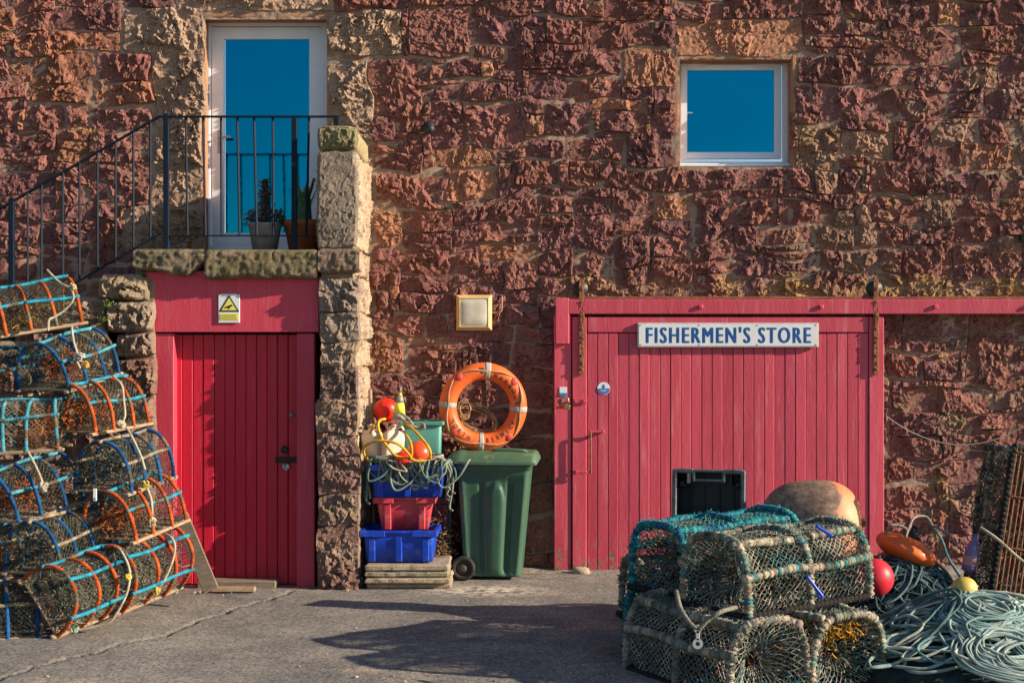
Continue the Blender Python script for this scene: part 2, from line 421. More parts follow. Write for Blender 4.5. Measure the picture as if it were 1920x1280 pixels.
# ------------------------------------------------------------------ ground
def ground():
    xs = np.unique(np.concatenate([np.linspace(-60, -7, 12), np.arange(-7, -3.2, .05), np.arange(-3.2, -1.5, .014), np.arange(-1.5, 7, .045), np.linspace(7, 60, 12)]))
    ys = np.unique(np.concatenate([np.linspace(-60, -6, 12), np.arange(-6, .3, .035), [1.0, 3.0]]))
    X, Y = np.meshgrid(xs, ys, indexing='ij')
    Z = .010 * fbm(X * .9, Y * .9, 0, 5, 3) + .0035 * fbm(X * 9, Y * 9, 0, 6, 3)
    Z += .022 * np.exp(-((Y + .05) / .12) ** 2) * (1 + fbm(X * 3, Y * 3, 0, 8, 2)) * (X > -1.2)
    # crack running from the left doorstep towards the lower left
    cx = np.array([-1.72, -1.95, -2.15, -2.30, -2.62, -2.95]); cy = np.array([-1.05, -1.7, -2.2, -2.7, -3.2, -3.9])
    cxx = np.interp(-Y, -cy, cx) + .07 * fbm(Y * 5, 0, 0, 9, 4)
    Z -= .026 * np.exp(-((X - cxx) / .013) ** 2) * ((Y < -1.0) & (Y > -4.2))
    Z += .012
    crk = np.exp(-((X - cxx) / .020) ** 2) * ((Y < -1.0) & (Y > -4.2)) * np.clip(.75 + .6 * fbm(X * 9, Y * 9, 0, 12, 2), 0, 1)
    V = np.stack([X, Y, Z], -1).reshape(-1, 3); n1, n2 = X.shape; crack_dirt_shade = np.repeat((1 - .82 * crk).reshape(-1, 1), 3, 1)  # dirt and shade of the crack, both painted into the vertex colour
    i = np.arange(n1 - 1)[:, None]; j = np.arange(n2 - 1)[None]
    Q = np.stack([i * n2 + j, (i + 1) * n2 + j, (i + 1) * n2 + j + 1, i * n2 + j + 1], -1).reshape(-1, 4)
    m = bpy.data.materials.new('worn_asphalt'); m.use_nodes = True; nt = m.node_tree
    p = nt.nodes['Principled BSDF']; p.inputs['Roughness'].default_value = .92; p.inputs['Specular IOR Level'].default_value = .2
    vec = nt.nodes.new('ShaderNodeNewGeometry').outputs['Position']
    base = mixc(nt, ramp(nt, noise(nt, vec, 1.1, 6, .7), .35, .65), (.135, .132, .128), (.26, .243, .218))
    base = mixc(nt, ramp(nt, noise(nt, vec, 1.6, 6, .7, (.5, 1, 1)), .56, .76), base, (.44, .32, .22))
    base = mixc(nt, ramp(nt, noise(nt, vec, .9, 5, .65, (.7, 1.3, 1)), .56, .66), base, mixc(nt, 1.0, base, (.62, .63, .66), 'MULTIPLY'))
    v = nt.nodes.new('ShaderNodeTexVoronoi'); v.inputs['Scale'].default_value = 75; nt.links.new(vec, v.inputs['Vector'])
    base = mixc(nt, ramp(nt, v.outputs['Color'], .15, .85), mixc(nt, 1.0, base, (.55, .55, .57), 'MULTIPLY'), mixc(nt, 1.0, base, (1.5, 1.48, 1.42), 'MULTIPLY'))
    base = mixc(nt, ramp(nt, noise(nt, vec, 90, 3, .8), .62, .72), base, (.55, .50, .43))
    # pale spilt mortar by the wheelie bin
    sep = nt.nodes.new('ShaderNodeVectorMath'); sep.operation = 'DISTANCE'; sep.inputs[1].default_value = (-.22, -1.05, 0)
    sc = nt.nodes.new('ShaderNodeMapping'); sc.inputs['Scale'].default_value = (.55, 1, 1); sc.inputs['Location'].default_value = (-.10, 0, 0)
    nt.links.new(vec, sc.inputs[0]); nt.links.new(sc.outputs[0], sep.inputs[0])
    near = ramp(nt, sep.outputs['Value'], .34, .05)
    mm = nt.nodes.new('ShaderNodeMath'); mm.operation = 'MULTIPLY'; nt.links.new(near, mm.inputs[0])
    nt.links.new(ramp(nt, noise(nt, vec, 11, 6, .75), .44, .56), mm.inputs[1])
    base = mixc(nt, mm.outputs[0], base, (.72, .63, .50))
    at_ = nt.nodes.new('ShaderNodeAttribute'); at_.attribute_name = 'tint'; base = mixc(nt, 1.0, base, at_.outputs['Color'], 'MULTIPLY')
    nt.links.new(base, p.inputs['Base Color'])
    b = nt.nodes.new('ShaderNodeBump'); b.inputs['Strength'].default_value = .7; b.inputs['Distance'].default_value = .005
    nt.links.new(noise(nt, vec, 95, 5, .8), b.inputs['Height']); nt.links.new(b.outputs[0], p.inputs['Normal'])
    o = MB().add(V, Q, col=crack_dirt_shade).build('ground', m, smooth=True); tag(o, 'worn grey brown asphalt with sandy patches and a crack', kind='structure')
ground()

# ------------------------------------------------------------------ stones
def stone_patch(O, U, Vv, N, w, h, seed, prot=.03, back=.05, res=.011, rough=1.0, flat=.3, edge=.018, gap=.006, warp=.012, facets=4, tilt=.35, fine=1.0):
    """rock-faced stone on the rectangle O + u*U + v*V (0..w, 0..h); N points out of the wall"""
    rg = np.random.default_rng(seed)
    nx = max(5, int(w / res)); ny = max(5, int(h / res))
    a = np.linspace(-1, 1, nx); b = np.linspace(-1, 1, ny)
    A, B = np.meshgrid(a, b, indexing='ij')
    kx, ky = rg.uniform(.01, .09, 2); kk = rg.uniform(-.10, .10, 2) if warp > .02 else (0, 0)
    X = A * (1 - kx * B ** 4 * min(1, h / w)); Y = B * (1 - ky * A ** 4 * min(1, .14 / h))
    X = X + kk[0] * Y * min(1, h / w); Y = Y * (1 + kk[1] * X)
    # uneven quadrilateral
    c = rg.uniform(-.5, .5, 4) * warp
    X2 = (X + 1) / 2 * (w - 2 * gap) + gap; Y2 = (Y + 1) / 2 * (h - 2 * gap) + gap
    X2 = X2 + c[0] * (1 - np.abs(B)) * A + c[1] * B * .5; Y2 = Y2 + c[2] * (1 - np.abs(A)) * B + c[3] * A * .5
    O_ = np.array(O); U_ = np.array(U); V_ = np.array(Vv); N_ = np.array(N)
    P = O_ + X2[..., None] * U_ + Y2[..., None] * V_
    x, y, z = P[..., 0], P[..., 1], P[..., 2]
    wv = warp * 1.4
    P = P + (wv * vnoise(x * 5, y * 5, z * 5, 77))[..., None] * V_ + (wv * .8 * vnoise(x * 5, y * 5, z * 5, 78))[..., None] * U_
    P = P + (.004 * vnoise(x * 30, y * 30, z * 30, 79))[..., None] * V_ + (.004 * vnoise(x * 30, y * 30, z * 30, 80))[..., None] * U_
    dx = (1 - np.abs(A)) * w / 2; dy = (1 - np.abs(B)) * h / 2
    d = np.minimum(dx, dy); e = np.clip(d / edge, 0, 1); e = e * (2 - e)
    # split faces: a few large planes, then chips with crisp breaks between them
    H = np.full(A.shape, 1e9); size = min(w, h)
    for k in range(facets):
        sx, sy = rg.normal(0, tilt, 2)
        if k == 0: sx, sy = rg.normal(0, .06, 2)
        off = rg.uniform(0.2, 1.0) * .5 * size * (abs(sx) + abs(sy)) if k else prot
        H = np.minimum(H, (prot if k else 0) + off + sx * A * w / 2 + sy * B * h / 2)
    H = np.clip(H, -.012, prot * 1.6)
    so = seed % 97; q = 1 + so * .37
    LX, LY = A * w / 2, B * h / 2
    WX = LX + .014 * vnoise(x * 22 + q, y * 22, z * 22, so + 7) + .005 * vnoise(x * 70, y * 70, z * 70 + q, so + 8)
    WY = LY + .014 * vnoise(x * 22, y * 22 + q, z * 22, so + 9) + .005 * vnoise(x * 70, y * 70 + q, z * 70, so + 10)
    ang = rg.uniform(0, np.pi); ca, sa = np.cos(ang), np.sin(ang); stt = rg.uniform(1.0, 1.9)
    def chips(cell, amp, tl):
        n_ = max(4, int(w * h / cell ** 2)); c0 = rg.uniform(-1, 1, (n_, 2)) * np.array((w / 2, h / 2))
        best = np.full(A.shape, 1e9); out = np.zeros(A.shape); off_ = rg.normal(0, amp, n_); t_ = rg.normal(0, tl, (n_, 2))
        for k_ in range(n_):
            ux, uy = WX - c0[k_, 0], WY - c0[k_, 1]
            dd = ((ux * ca + uy * sa) * stt) ** 2 + (-ux * sa + uy * ca) ** 2
            mk = dd < best; best = np.where(mk, dd, best)
            out = np.where(mk, off_[k_] + np.clip(t_[k_, 0] * ux + t_[k_, 1] * uy, -.02, .02), out)
        return out
    H = H + rough * (chips(.062, .0065, .32) + .010 * fbm(x * 7 + q, y * 7, z * 7 + q, so, 2)) + fine * chips(.028, .0022, .30)
    H = np.maximum(H, -.004 + .004 * vnoise(x * 40, y * 40, z * 40, so))
    H = H + fine * (.0036 * fbm(x * 34, y * 34 + q, z * 34, so + 5, 3) + .005 * rough * fbm(x * 15, y * 15, z * 15 + q, so + 3, 2, True))
    Hh = -back + (H + back) * e
    P = P + Hh[..., None] * N_
    P = P.reshape(-1, 3)
    i = np.arange(nx - 1)[:, None]; j = np.arange(ny - 1)[None]
    Q = np.stack([i * ny + j, (i + 1) * ny + j, (i + 1) * ny + j + 1, i * ny + j + 1], -1).reshape(-1, 4)
    # face direction: U x V should be N
    if np.dot(np.cross(U_, V_), N_) < 0: Q = Q[:, ::-1]
    return P, Q

REDS = [(.215, .098, .086), (.200, .090, .084), (.235, .106, .088), (.180, .084, .082), (.240, .106, .084), (.21, .100, .094), (.225, .098, .080)]
ORANGES = [(.31, .15, .095), (.34, .17, .105)]
SAND = [(.35, .245, .175), (.31, .225, .165)]
GREYS = [(.27, .22, .175), (.23, .19, .155), (.31, .24, .19)]

def wall():
    W = thing('stone_building', 'red sandstone rubble building wall with pale mortar behind the fishing gear', 'building', (0, 0, 0))
    CELL = 6; X0, X1, Y0, Y1 = -240, 2160, -180, 1086
    nx, ny = (X1 - X0) // CELL, (Y1 - Y0) // CELL
    occ = np.zeros((nx, ny), bool)             # ny index counts up from the ground
    def cells(x0, y0, x1, y1):
        return (max(0, round((x0 - X0) / CELL)), max(0, round((Y1 - y1) / CELL)), min(nx, round((x1 - X0) / CELL)), min(ny, round((Y1 - y0) / CELL)))
    holes = [(382, 18, 616, 474), (1270, 108, 1488, 318), (1066, 600, 1640, 1086)]
    for h in holes:
        a, b, c, d = cells(*h); occ[a:c, b:d] = True
    S_ = 'S'; Og = 'O'
    man = [(765,9,881,109),(884,34,965,84),(967,34,1025,84),(1027,34,1093,81),(1093,41,1221,89),(1046,-10,1105,30),(1134,-20,1243,40),
     (1168,94,1266,160,Og),(890,88,943,116),(950,84,1040,134),(1050,90,1165,144),(696,115,812,163),(834,113,902,153),(699,163,793,216),
     (865,157,952,194),(993,144,1065,188),(1070,147,1162,187),(874,200,981,281),(1018,190,1112,260),(1125,212,1215,250),(1227,165,1266,250),
     (1171,250,1266,313),(809,284,919,319,Og),(702,287,793,325),(840,322,929,372,Og),(700,331,830,390),(968,303,1052,356),(1065,306,1124,353),
     (987,265,1058,300),(1060,262,1165,303),(1177,319,1230,353),(1234,34,1508,103),
     (1493,110,1625,155),(1628,129,1708,162),(1712,122,1800,166),(1803,129,1869,166),(1665,50,1796,118),(1798,50,1913,104),(1522,67,1657,93),
     (1493,160,1526,210),(1537,162,1657,229),(1659,169,1770,220),(1774,169,1843,209),(1847,166,1925,224),(1497,235,1574,315),(1579,246,1672,297),
     (1745,224,1832,268),(1836,220,1900,271),(1803,271,1894,315,Og),(1697,268,1800,311),(1530,311,1621,362),(1635,300,1725,359),(1774,319,1854,370),
     (1284,320,1440,359),(1366,380,1460,425),(1471,377,1566,425),(1632,373,1730,421),(1785,399,1872,454),(1522,432,1603,476),(1220,417,1293,446),
     (1417,432,1519,465),(1694,457,1790,520),(1832,468,1916,520),(1439,483,1530,520),(1810,621,1904,708),(1689,624,1788,656),(1664,662,1729,705),
     (1732,669,1799,708),(1690,719,1858,767),(1866,719,1925,756),(1667,815,1762,857),(1816,804,1909,854),(1718,870,1851,906),(1664,910,1754,957),
     (750,544,846,581),(697,546,735,579),(739,587,798,633),(695,638,759,700,Og),(765,651,868,697),(951,574,1008,614),(966,640,1039,684),
     (695,707,830,745),(840,585,900,640),(880,645,960,690),(700,900,800,960),(910,900,1036,960),(920,965,1036,1030),(850,770,1036,820),(870,700,960,760),
     (232,20,383,99,S_),(289,102,383,388,S_),(225,392,383,470,S_),(330,-40,622,16,S_),(616,25,757,108,S_),(616,112,694,262,S_),(616,268,694,470,S_),
     (697,395,752,470,Og),(49,195,120,240),(124,195,164,240),(168,195,284,244),(173,150,285,191),(49,150,171,192),(169,300,284,379),(30,60,225,100),(20,105,180,147),(184,105,284,147)]
    rects = []
    for m in man:
        a, b, c, d = cells(*m[:4])
        sub = occ[a:c, b:d]
        if sub.any(): # trim on clash
            while c - a > 3 and occ[a:c, b:d].any(): 
                if occ[c - 1, b:d].any(): c -= 1
                elif occ[a, b:d].any(): a += 1
                elif occ[a:c, b].any(): b += 1
                elif occ[a:c, d - 1].any(): d -= 1
                else: break
                if d - b < 3: break
            if d - b < 3 or occ[a:c, b:d].any(): continue
        occ[a:c, b:d] = True; rects.append((a, b, c, d, m[4] if len(m) > 4 else ''))
    rg = random.Random(12)
    for j in range(ny):
        i = 0
        while i < nx:
            if occ[i, j]: i += 1; continue
            mw = 0
            while i + mw < nx and not occ[i + mw, j] and mw < 30: mw += 1
            w = rg.choice([7, 9, 10, 12, 13, 15, 17, 19, 22]); h = rg.choice([3, 4, 5, 5, 6, 6, 7, 7, 8])
            low = Y1 - j * CELL > 520
            if low: h += 1; w += 2
            if w > h * 3.6: h += 2
            if mw - w < 7: w = mw
            if w > 26: w = w // 2 + 1
            w = min(w, mw)
            hh = 1
            while hh < h and j + hh < ny and not occ[i:i + w, j + hh].any(): hh += 1
            # fill a thin leftover above
            k = 0
            while k < 3 and j + hh + k < ny and not occ[i:i + w, j + hh + k].any(): k += 1
            if 0 < k < 3 and (j + hh + k >= ny or occ[i:i + w, j + hh + k].any()): hh += k
            if w <= 5 and hh > w + 1: hh = w + 1
            occ[i:i + w, j:j + hh] = True
            if w >= 2 and hh >= 2: rects.append((i, j, i + w, j + hh, ''))
            i += w
    SC = 12 / F
    def seen(r):
        x0, x1 = X0 + r[0] * CELL, X0 + r[2] * CELL; y0, y1 = Y1 - r[3] * CELL, Y1 - r[1] * CELL
        w = min(x1, 1920) - max(x0, 0); h = min(y1, 1075) - max(y0, 0)
        if w < 0 or h < 0: return 0
        cxm, cym = (x0 + x1) / 2, (y0 + y1) / 2
        if cxm < 690 and cym > 480: return 0
        if 1066 < cxm < 1660 and cym > 590: return 0
        return w * h
    rects.sort(key=lambda r: -seen(r))
    small = MB(); n = 0
    for k, r in enumerate(rects):
        x0, x1 = X0 + r[0] * CELL, X0 + r[2] * CELL; y1 = Y1 - r[1] * CELL
        w, h = (r[2] - r[0]) * CELL * SC, (r[3] - r[1]) * CELL * SC
        O = (wx(x0), 0, wz(y1))
        g = random.Random(k * 7 + 3)
        s = seen(r)
        big = w * h > .05
        if r[4] == 'S': tint = SAND[k % 2]; pr, rf = .030, 1.25
        elif r[4] == 'O': tint = ORANGES[k % 2]; pr, rf = .012, .55
        else:
            tint = g.choice(REDS); pr = g.uniform(.010, .034); rf = g.uniform(.60, 1.05)
            if g.random() < .035: tint = g.choice(ORANGES); rf = .6
            if x0 > 1480 and g.random() < .25: tint = g.choice([(.28, .17, .12), (.25, .15, .11)])
            if x0 < 380 and g.random() < .2: tint = (.28, .125, .08)
            if y1 > 600 and x0 > 680: rf *= .75
            if g.random() < .22: rf *= .4
        j_ = g.uniform(.72, .98); tint = tuple(c * j_ for c in tint)
        P, Q = stone_patch(O, (1, 0, 0), (0, 0, 1), (0, -1, 0), w, h, k + 11, prot=pr, back=.035, res=.0095 if s else .03, rough=rf,
                           facets=g.randint(3, 6), tilt=.6 if r[4] != 'O' else .12, fine=1.0, warp=.022, gap=g.choice([-.006, -.004, -.001]), edge=g.uniform(.005, .013))
        cx_, cz_ = P[:, 0], P[:, 2]; mk = np.ones(len(P))
        for hh_ in holes:
            ddx = np.maximum(np.maximum(wx(hh_[0]) - cx_, cx_ - wx(hh_[2])), 0); ddz = np.maximum(np.maximum(wz(hh_[3]) - cz_, cz_ - wz(hh_[1])), 0)
            mk = np.minimum(mk, np.clip((np.hypot(ddx, ddz) - .03) / .3, 0, 1))
        P[:, 2] += mk * (.030 * vnoise(cx_ * 1.7, 0, cz_ * 1.1, 66) + .012 * vnoise(cx_ * 4.5, 0, cz_ * 2, 67)); P[:, 0] += mk * .014 * vnoise(cx_ * 2, 0, cz_ * 5, 68)
        if n < 290 and s > 0:
            MB().add(P, Q, col=tint).build('stone', STONE, W, smooth=False); n += 1
        else: small.add(P, Q, col=tint)
    tag(small.build('small_stones', STONE, W, smooth=False), kind='stuff')
    # mortar bed
    st = .017
    xs = np.arange(wx(X0), wx(X1), st); zs = np.arange(-.05, wz(Y0), st)
    Xg, Zg = np.meshgrid(xs, zs, indexing='ij')
    Yg = .009 - .010 * fbm(Xg * 3, 0, Zg * 3, 40, 2) - .008 * fbm(Xg * 16, 0, Zg * 16, 41, 3) - .005 * fbm(Xg * 50, 0, Zg * 50, 44, 1)
    n1, n2 = Xg.shape
    i = np.arange(n1 - 1)[:, None]; j = np.arange(n2 - 1)[None]
    Q = np.stack([i * n2 + j, (i + 1) * n2 + j, (i + 1) * n2 + j + 1, i * n2 + j + 1], -1)
    cx = Xg[:-1, :-1] + st / 2; cz = Zg[:-1, :-1] + st / 2
    keep = np.ones(cx.shape, bool)
    for h in ((384, 36, 614, 470), (1274, 112, 1484, 314)):
        keep &= ~((cx > wx(h[0])) & (cx < wx(h[2])) & (cz > wz(h[3])) & (cz < wz(h[1])))
    MB().add(np.stack([Xg, Yg, Zg], -1).reshape(-1, 3), Q[keep].reshape(-1, 4)).build('mortar', MORTAR, W, smooth=True)
    # reveals (render-faced linings of the two openings)
    rv = mat('orange_reveal_render', (.42, .22, .12), (.34, .16, .09), 9, rough=.9, bump=.5, bscale=60)
    def reveal(x0, y0, x1, y1, d=.30, t=.03):
        a, b, c, e = wx(x0), wz(y1), wx(x1), wz(y0); mb = MB()
        box(mb, (a - t / 2, d / 2 + .006, (b + e) / 2), (t, d, e - b + 2 * t), .004)
        box(mb, (c + t / 2, d / 2 + .006, (b + e) / 2), (t, d, e - b + 2 * t), .004)
        box(mb, ((a + c) / 2, d / 2 + .009, e + t / 2), (c - a - .002, d, t), .004)
        box(mb, ((a + c) / 2, d / 2 + .009, b - t / 2), (c - a - .002, d, t), .004)
        return mb.build('reveal', rv, W)
    reveal(380, 32, 616, 474); reveal(1272, 110, 1486, 316)
    # glazed door
    def frame(mb, x0, x1, z0, z1, t, y, d):
        box(mb, (x0 + t / 2, y, (z0 + z1) / 2), (t, d, z1 - z0), .005); box(mb, (x1 - t / 2, y, (z0 + z1) / 2), (t, d, z1 - z0), .005)
        box(mb, ((x0 + x1) / 2, y, z1 - t / 2), (x1 - x0 - 2 * t, d * .98, t), .005); box(mb, ((x0 + x1) / 2, y, z0 + t / 2), (x1 - x0 - 2 * t, d * .98, t), .005)
    gd = MB(); D = 12.25
    frame(gd, wx(382, D), wx(617, D), wz(474, D), wz(36, D), .065, 0.260, .07)
    gdo = gd.build('glazed_door', UPVC, W); tag(gdo, 'white framed glazed upstairs door')
    lf = MB(); frame(lf, wx(398, D), wx(603, D), wz(474, D) + .066, wz(52, D), .105, 0.255, .05); lfo = lf.build('door_leaf', UPVC, gdo)
    bd = MB(); x0, x1, z0, z1 = wx(423, D), wx(586, D), wz(458, D), wz(75, D)
    box(bd, ((x0 + x1) / 2, .258, (z0 + z1) / 2), (x1 - x0, .02, z1 - z0), .001).build('pane', GLASS, gdo)
    hd = MB(); hz = wz(260, D)
    box(hd, (wx(412, D), .225, hz - .03), (.028, .012, .2), .004); tube(hd, [(wx(412, D), .225, hz), (wx(412, D), .175, hz), (wx(435, D), .172, hz + .003)], .010, 8)
    hd.build('handle', STEEL, gdo)
    # window
    wd = MB(); D = 12.25
    frame(wd, wx(1269, D), wx(1478, D), wz(316, D), wz(110, D), .055, 0.245, .06); wo = wd.build('window', UPVC, W); tag(wo, 'small white casement window reflecting blue sky')
    sh = MB(); frame(sh, wx(1275, D), wx(1463, D), wz(299, D), wz(121, D), .058, 0.232, .05); sh.build('sash', UPVC, wo)
    bd = MB(); x0, x1, z0, z1 = wx(1283, D), wx(1450, D), wz(289, D), wz(134, D)
    box(bd, ((x0 + x1) / 2, .235, (z0 + z1) / 2), (x1 - x0, .02, z1 - z0), .001).build('pane', GLASS, wo)
    v = MB(); box(v, (wx(1368, D), .198, wz(126, D)), (.44, .016, .02), .004).build('trickle_vent', UPVC, wo)
    sl = MB(); box(sl, (wx(1374, D), .17, wz(316, D) + .012), (.96, .14, .028), .006).build('sill', UPVC, wo)
    ct = MB(); box(ct, (wx(1290, D), .216, wz(213, D)), (.075, .012, .012), .003).build('handle', UPVC, wo)
    return W
wall()

# ------------------------------------------------------------------ staircase block with landing
YF = -.96; DF = 11.04
def stairs():
    T = thing('stone_staircase', 'outside stone staircase with landing slab and tall parapet pier over the crimson door', 'staircase', (wx(430, DF), YF, 0))
    L = np.array(T.location)
    def patch(px0, py0, px1, py1, tint, seed, prot=.02, rough=1.0, back=.05, gap=.004, res=.011, name='stone', D=DF, **k):
        w, h = wx(px1, D) - wx(px0, D), wz(py0, D) - wz(py1, D)
        P, Q = stone_patch((wx(px0, D), D - 12, wz(py1, D)), (1, 0, 0), (0, 0, 1), (0, -1, 0), w, h, seed, prot=prot, rough=rough, back=back, gap=gap, res=res, **k)
        return MB().add(P - L, Q, col=tint).build(name, BLOCK, T, smooth=False)
    def side(z0, z1, y0, y1, x, tint, seed, prot=.012, rough=.8, name='stone', **k):
        P, Q = stone_patch((x, y0, z0), (0, 1, 0), (0, 0, 1), (1, 0, 0), y1 - y0, z1 - z0, seed, prot=prot, rough=rough, back=.03, gap=.003, **k)
        return MB().add(P - L, Q, col=tint).build(name, BLOCK, T, smooth=False)
    xr = wx(668, DF)
    rub = [(.24, .20, .17), (.20, .13, .11), (.28, .23, .18), (.22, .12, .10)]
    # pier under the landing, front face
    lev = [1112, 986, 930, 812, 752, 690, 640, 585, 520]
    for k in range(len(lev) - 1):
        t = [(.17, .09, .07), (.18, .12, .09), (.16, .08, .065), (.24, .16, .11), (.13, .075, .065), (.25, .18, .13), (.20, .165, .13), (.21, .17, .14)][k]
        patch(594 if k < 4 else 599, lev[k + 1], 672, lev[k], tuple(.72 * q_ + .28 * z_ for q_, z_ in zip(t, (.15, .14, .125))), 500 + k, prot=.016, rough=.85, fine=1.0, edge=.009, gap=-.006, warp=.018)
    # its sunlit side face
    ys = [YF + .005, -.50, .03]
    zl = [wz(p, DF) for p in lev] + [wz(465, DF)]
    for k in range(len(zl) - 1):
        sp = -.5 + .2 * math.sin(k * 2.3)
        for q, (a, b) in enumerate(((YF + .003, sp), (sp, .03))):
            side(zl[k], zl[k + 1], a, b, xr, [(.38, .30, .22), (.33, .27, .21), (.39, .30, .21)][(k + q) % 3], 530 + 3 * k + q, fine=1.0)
    # core so that nothing shows through
    core = MB(); mo = mat('stair_core_mortar', (.30, .22, .15), (.24, .17, .12), 6, rough=.95, bump=.8, bscale=70)
    box(core, np.array(((wx(597, DF) + xr) / 2, YF / 2 + .01, 1.27)) - L, (xr - wx(597, DF) - .03, -YF - .04, 2.62), .01)
    box(core, np.array((-2.65 - 1.2, YF / 2 + .02, .80)) - L, (2.0, -YF - .08, 1.60), .01)
    box(core, np.array(((-3.05 + wx(287, DF)) / 2, YF / 2 + .02, 1.22)) - L, (wx(287, DF) + 3.05, -YF - .08, 2.44), .01)
    box(core, np.array((wx(430, DF), YF / 2 + .12, 2.52)) - L, (wx(680, DF) - wx(285, DF) - .05, -YF - .26, .2), .01)
    box(core, np.array((wx(430, DF), -.25, 1.2)) - L, (1.4, .3, 2.4), .01)
    core.build('core', mo, T)
    # landing slab: three pieces of dark, mossy stone; broken underside
    mossy = [(.135, .115, .065), (.12, .105, .065), (.16, .12, .09)]
    def slab(pts_top, x0, x1, zt, seed, zb, tint):
        nxx = int((x1 - x0) / .012); s = np.linspace(0, 1, nxx)
        th = np.linspace(0, 1, 16)
        xx = x0 + (x1 - x0) * s
        zb_ = np.interp(xx, [p[0] for p in zb], [p[1] for p in zb]) + .012 * fbm(xx * 12, 0, 0, seed, 3)
        A, Bt = np.meshgrid(s, np.linspace(0, 1, 44), indexing='ij')
        X = x0 + (x1 - x0) * A; ZB = np.repeat(zb_[:, None], 44, 1)
        # section: back-top -> front-top -> front-bottom -> back-bottom
        sec_y = np.interp(Bt, [0, .3, .36, .62, .70, 1], [0.0, -.97, -1.0, -1.0, -.97, -.75])
        sec_z = np.interp(Bt, [0, .3, .36, .62, .70, 1], [1, 1, .88, .12, 0, 0])
        Yv = sec_y * 1.0 + .0; Yv = np.where(Bt < .36, Yv, Yv)
        Z = ZB + (zt - ZB) * sec_z
        n_ = fbm(X * 14, Yv * 14, Z * 14, seed, 3); r2 = fbm(X * 30, Yv * 30, Z * 30, seed + 2, 2, True)
        frontw = np.clip((Bt - .28) / .06, 0, 1)
        Yv = Yv - (.012 * n_ + .013 * r2) * frontw; Z = Z + .006 * n_ * (1 - frontw)
        taper = np.minimum(1, np.minimum(A, 1 - A) * (x1 - x0) / .02)
        Z = Z - (1 - taper) * (Z - (ZB + zt) / 2) * .10
        P = np.stack([X, Yv, Z], -1).reshape(-1, 3)
        i = np.arange(nxx - 1)[:, None]; j = np.arange(43)[None]
        Q = np.stack([i * 44 + j, (i + 1) * 44 + j, (i + 1) * 44 + j + 1, i * 44 + j + 1], -1).reshape(-1, 4)[:, ::-1]
        mb = MB().add(P - L, Q, col=tint)
        mb.build('landing_slab', BLOCK, T, smooth=True)
    zt = wz(467, DF)
    slab(None, wx(252, DF), wx(385, DF), zt, 3, [(wx(252, DF), wz(506, DF)), (wx(300, DF), wz(510, DF)), (wx(350, DF), wz(517, DF)), (wx(385, DF), wz(492, DF))], mossy[1])
    slab(None, wx(385, DF) + .001, wx(596, DF), zt - .004, 5, [(wx(350, DF), wz(515, DF)), (wx(400, DF), wz(524, DF)), (wx(480, DF), wz(521, DF)), (wx(596, DF), wz(522, DF))], mossy[0])
    slab(None, wx(596, DF) + .006, wx(675, DF), zt + .003, 7, [(wx(596, DF), wz(514, DF)), (wx(650, DF), wz(512, DF)), (wx(684, DF), wz(508, DF))], mossy[2])
    # parapet pier above the landing: block and rounded cap
    x0, x1 = wx(593, DF), wx(668, DF)
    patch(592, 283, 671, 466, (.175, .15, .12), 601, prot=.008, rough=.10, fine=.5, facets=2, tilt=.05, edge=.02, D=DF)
    z0, z1 = wz(466, DF), wz(283, DF); zc = wz(235, DF)
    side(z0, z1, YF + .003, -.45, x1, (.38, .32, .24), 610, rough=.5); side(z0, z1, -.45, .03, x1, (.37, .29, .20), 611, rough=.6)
    P, Q = stone_patch((x0, .03, z0), (0, -1, 0), (0, 0, 1), (-1, 0, 0), -YF + .02, z1 - z0, 612, prot=.01, rough=.5)
    MB().add(P - L, Q, col=(.30, .23, .16)).build('stone', BLOCK, T, smooth=True)
    c = MB(); nth, ny_ = 28, 60
    th = np.linspace(0, 2 * np.pi, nth, endpoint=False); yy = np.linspace(YF - .005, .03, ny_)
    cx_, cz_ = (x0 + x1) / 2 + .004, (z1 + zc) / 2 + .004; hw, hh = (x1 - x0) / 2 - .006, (zc - z1) / 2
    TH, YY = np.meshgrid(th, yy, indexing='ij')
    ct, st = np.cos(TH), np.sin(TH); pw = .38
    XX = cx_ + hw * np.sign(ct) * np.abs(ct) ** pw * np.where(st > 0, 1 - .10 * st, 1); ZZ = cz_ + hh * np.sign(st) * np.abs(st) ** pw
    nn = .008 * fbm(XX * 20, YY * 20, ZZ * 20, 21, 3)
    XX = XX + nn * ct; ZZ = ZZ + nn * st
    edge = np.minimum(1, (YY - YY.min()) / .03); XX = cx_ + (XX - cx_) * (.86 + .14 * edge ** .5); ZZ = cz_ + (ZZ - cz_) * (.86 + .14 * edge ** .5)
    YY = YY + .02
    i = np.arange(nth)[:, None]; j = np.arange(ny_ - 1)[None]; i2 = (i + 1) % nth
    Q = np.stack([i * ny_ + j, i * ny_ + j + 1, i2 * ny_ + j + 1, i2 * ny_ + j], -1).reshape(-1, 4)
    V = np.stack([XX, YY, ZZ], -1).reshape(-1, 3)
    c.add(V - L, Q[:, ::-1], polys=[[k * ny_ for k in range(nth)]], col=(.30, .27, .15))
    c.build('cap_stone', BLOCK, T, smooth=True)
    patch(595, 236, 670, 282, (.17, .16, .085), 640, prot=.014, rough=.3, fine=1.0, facets=2, tilt=.1, edge=.03, back=.03)
    c = MB(); box(c, np.array(((x0 + x1) / 2, YF / 2, (z0 + z1) / 2)) - L, (x1 - x0 - .03, -YF - .03, z1 - z0), .01).build('core', mo, T)
